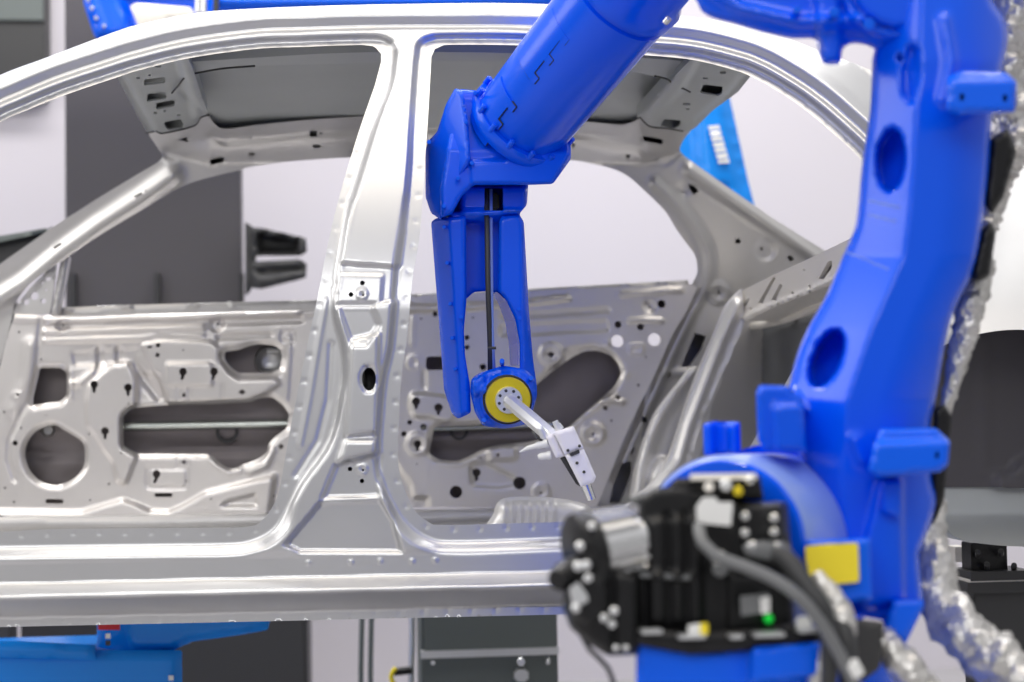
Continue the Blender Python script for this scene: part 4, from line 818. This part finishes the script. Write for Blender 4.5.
MB().rev((t0.x, 6.2, 0), (t0.x, 6.2, .3), [(0, .24), (.8, .24), (1, .2)], 32).build('base', M['blue2'], r2)
t9 = pt(120, -36, 6.15); MB().box(((t0.x + t9.x) / 2, 6.18, t0.z + .0), abs(t9.x - t0.x) + .3, .3, .2, bev=.15).build('shoulder', M['blue2'], r2)
rebase(r2)
# light blue robot arm beyond the rear window
b3 = pt(800, 400, 6.3); r3 = empty('industrial_robot', (b3.x, b3.y, 0))
tag(r3, 'light blue robot arm with white lettering seen through the rear window', 'robot')
a3 = prism('arm', [(640, 40), (690, 20), (728, 90), (737, 130), (748, 180), (756, 212), (810, 330), (740, 330), (700, 205), (676, 170), (660, 120)], 6.2, 6.45, M['sky'], r3, r=4, er=(5, .03), step=6, feats=[('poly', [(690, 60), (716, 60), (742, 220), (706, 220)], .04, 6), ('dots', [(724, 190)], 6, -.05)])
for k in range(7):
    y = 126 + k * 5.6; x = 708 + k * 1.6
    prism('letter', [(x, y), (x + 11, y - 1), (x + 12, y + 3.2), (x + 7, y + 3.4 + (k % 2)), (x + 1, y + 4)], 6.135, 6.15, M['cleanwhite'], a3, r=.5, er=None, step=4)
q3 = pt(785, 330, 6.32)
MB().rev((q3.x, q3.y, .3), (q3.x, q3.y, q3.z + .02), [(0, .22), (.6, .2), (1, .17)], 28).build('column', M['sky'], r3)
MB().rev((q3.x, q3.y, 0), (q3.x, q3.y, .32), [(0, .38), (.85, .38), (1, .3)], 32).build('base', M['sky'], r3)
rebase(r3)
# robot base under the sill, lower left
b4 = pt(140, 660, 4.35); r4 = empty('industrial_robot', (b4.x, b4.y + .1, 0))
tag(r4, 'light blue robot turret with a red label under the car sill, lower left', 'robot')
MB().rev((b4.x, b4.y + .1, b4.z + .03), (b4.x, b4.y + .1, pt(110, 615, 4.35).z), [(0, .125), (.1, .128), (1, .128)], 40).build('turret', M['sky'], r4)
prism('arm', [(120, 610), (272, 610), (268, 630), (240, 635), (190, 642), (175, 650), (130, 654)], 4.3, 4.5, M['sky'], r4, r=3, er=(4, .02), step=6)
prism('base', [(-80, 648), (94, 650), (182, 650), (183, 760), (-80, 760)], 4.25, 4.7, M['sky'], r4, r=3, er=(4, .02), step=8)
prism('base_cover', [(-60, 643), (20, 641), (95, 645), (96, 660), (-60, 656)], 4.22, 4.6, M['sky'], r4, r=2, er=(3, .02), step=6)
prism('warning_label', [(98, 622), (120, 623), (120, 630), (98, 630)], 4.27, 4.28, M['red'], r4, r=.5, er=None)
for (x, y, mm) in ((108, 636, 'cleanwhite'), (108, 643, 'char'), (171, 678, 'cleanwhite'), (90, 652, 'char')):
    prism('sticker', [(x - 2.5, y - 2.5), (x + 2.5, y - 2.5), (x + 2.5, y + 2.5), (x - 2.5, y + 2.5)], 4.235, 4.245, M[mm], r4, r=.5, er=None)
mb = MB(); mb.box((b4.x - .42, b4.y + .2, .35), .9, .5, .7, bev=.03); mb.build('plinth', M['sky'], r4)
rebase(r4)
# tall dark panel behind the front door, with its plinth
tp = empty('display_panel', tuple(pt(150, 400, 6.9) * Vector((1, 1, 0)) if False else (pt(150, 400, 6.9).x, 6.9, 0)))
tag(tp, 'tall dark grey panel standing behind the front door window', 'panel')
def slabbox(name, x0, x1, ytop, ybot, Y, th, m, parent, zmin=None):
    a = pt(x0, ytop, Y); b = pt(x1, ybot, Y); z0 = b.z if zmin is None else zmin
    return MB().box(((a.x + b.x) / 2, Y + th / 2, (a.z + z0) / 2), abs(b.x - a.x), th, abs(a.z - z0), bev=.03).build(name, m, parent)
slabbox('board', 64.5, 244, -60, 600, 6.9, .12, M['panel'], tp, .3)
slabbox('foot', 20, 308, 590, 700, 6.7, .5, M['char'], tp, 0.0)
for x in (72, 157, 242): slabbox('upright', x - 3, x + 4, 273, 600, 6.85, .06, M['char'], tp, .3)
rebase(tp)
# black bracket sticking out of the panel edge
bk = empty('clamp_bracket', (pt(260, 260, 6.6).x, 6.6, pt(260, 290, 6.6).z))
tag(bk, 'black open clamp bracket at the right edge of the dark panel', 'bracket')
prism('back_plate', [(245, 222), (252, 226), (256, 240), (256, 280), (250, 292), (245, 296)], 6.6, 6.88, M['char'], bk, r=2, step=5)
prism('jaw', [(252, 227), (262, 228), (306, 238), (307, 252), (300, 256), (262, 256), (252, 257)], 6.5, 6.75, M['char'], bk, r=2, step=4, er=(2, .02), feats=[('poly', [(258, 234), (298, 240), (298, 252), (258, 252)], -.12, 4)])
prism('jaw', [(252, 261), (262, 261), (300, 259), (307, 264), (306, 278), (262, 289), (252, 288)], 6.5, 6.75, M['char'], bk, r=2, step=4, er=(2, .02), feats=[('ridge', [(258, 272), (304, 268)], 2, -.05)])
rebase(bk)
# hanging screen upper left and the dark equipment by the A pillar
scn = empty('wall_screen', (pt(0, 30, 7.8).x, 7.8, pt(0, 100, 7.8).z)); tag(scn, 'dark grey screen on the wall in the top left corner', 'screen')
slabbox('bezel', -260, 45, -120, 95, 7.86, .14, M['char'], scn); slabbox('glass', -250, 43, -110, 20, 7.84, .03, M['greybox'], scn)
rebase(scn)
eq = empty('control_box', (pt(10, 250, 5.6).x, 5.6, 0)); tag(eq, 'black slanted control box behind the windscreen pillar at the left edge', 'control box')
prism('case', [(-60, 246), (0, 240), (48, 230), (52, 226), (56, 232), (40, 258), (0, 272), (-60, 285)], 5.6, 5.9, M['char'], eq, r=2, step=6)
prism('lid', [(-62, 240), (0, 236), (46, 228), (50, 231), (0, 242), (-62, 250)], 5.55, 5.9, M['greybox'], eq, r=1, step=6)
slabbox('post', -50, 10, 268, 700, 5.7, .12, M['char'], eq, 0.0)
rebase(eq)
# cabinet below the sill
cb = empty('cabinet', (pt(490, 660, 5.0).x, 5.0, 0)); tag(cb, 'grey green steel control cabinet with a latch beneath the car sill', 'cabinet')
slabbox('carcass', 421, 559, 600, 700, 5.05, .5, M['greybox'], cb, 0.0)
slabbox('door', 424, 557, 655, 700, 5.02, .03, M['greybox'], cb, .1)
slabbox('trim_strip', 421, 559, 651.5, 654.5, 5.01, .04, M['alu'], cb)
slabbox('upper_door', 424, 557, 604, 650, 5.02, .03, M['greybox'], cb)
lt = MB().cyl(pt(521, 662, 5.01), pt(521, 662, 4.97), px_m(4, 5), n=12).build('latch', M['chrome'], cb)
MB().box(pt(521, 675, 4.99), px_m(14, 5), .05, px_m(12, 5), bev=.2).build('latch_body', M['alu'], cb)
for x in (433, 548): MB().cyl(pt(x, 663 - (x - 433) * .04, 5.02), pt(x, 663, 5.0), px_m(2.2, 5), n=10).build('rivet', M['alu'], cb)
rebase(cb)
for x, nm in ((361.5, 'left'), (371, 'right')):
    mb = MB(); mb.tube([pt(x + 1, 600, 5.6), pt(x, 640, 5.6), pt(x - .5, 690, 5.6), Vector((pt(x, 690, 5.6).x, 5.6, 0.01))], px_m(2.6, 5.6), step=.05)
    h = mb.build('hose', M['greybox']); tag(h, 'thin grey hose hanging under the sill, %s one of the pair' % nm, 'hose', 'hoses hanging under the sill')
mb = MB(); mb.tube([pt(412, 600, 5.3), pt(412, 640, 5.3), pt(411, 690, 5.3), Vector((pt(411, 690, 5.3).x, 5.3, .01))], px_m(3, 5.3), step=.05)
cw = mb.build('cable_rail', M['alu']); tag(cw, 'thin metal rail with a black valve clamp beside the grey cabinet', 'rail')
mb = MB(); mb.cyl(pt(394, 672, 5.28), pt(412, 670, 5.28), px_m(4, 5.3), n=14); mb.build('valve', M['black'], cw)
mb = MB(); mb.tube([pt(396, 668, 5.27), pt(391, 676, 5.27), pt(396, 690, 5.27)], px_m(2.4, 5.3)); mb.build('yellow_hose', M['yellow'], cw)
# support post under the car's rear
sp = empty('support_stand', (pt(1000, 620, 3.5).x, 3.5, 0)); tag(sp, 'black steel support post holding up the rear of the car body', 'stand')
slabbox('post', 974, 1030, 592, 700, 3.45, .07, M['char'], sp, 0.0)
slabbox('plate', 968, 1036, 583, 592, 3.42, .12, M['char'], sp)
slabbox('pad', 970, 1034, 579.5, 583, 3.425, .11, M['cream'], sp)
slabbox('clamp_plate', 971, 1033, 572, 579.5, 3.42, .12, M['char'], sp)
slabbox('head', 971, 1008, 543, 572, 3.45, .06, M['black'], sp)
for x, y in ((987, 568), (1014, 569), (978, 556), (1001, 555)): MB().cyl(pt(x, y, 3.44), pt(x, y - 4, 3.42), px_m(3, 3.43), n=8).build('bolt', M['char'], sp)
slabbox('side_tab', 955, 968, 547, 562, 3.6, .06, M['cream'], sp)
rebase(sp)
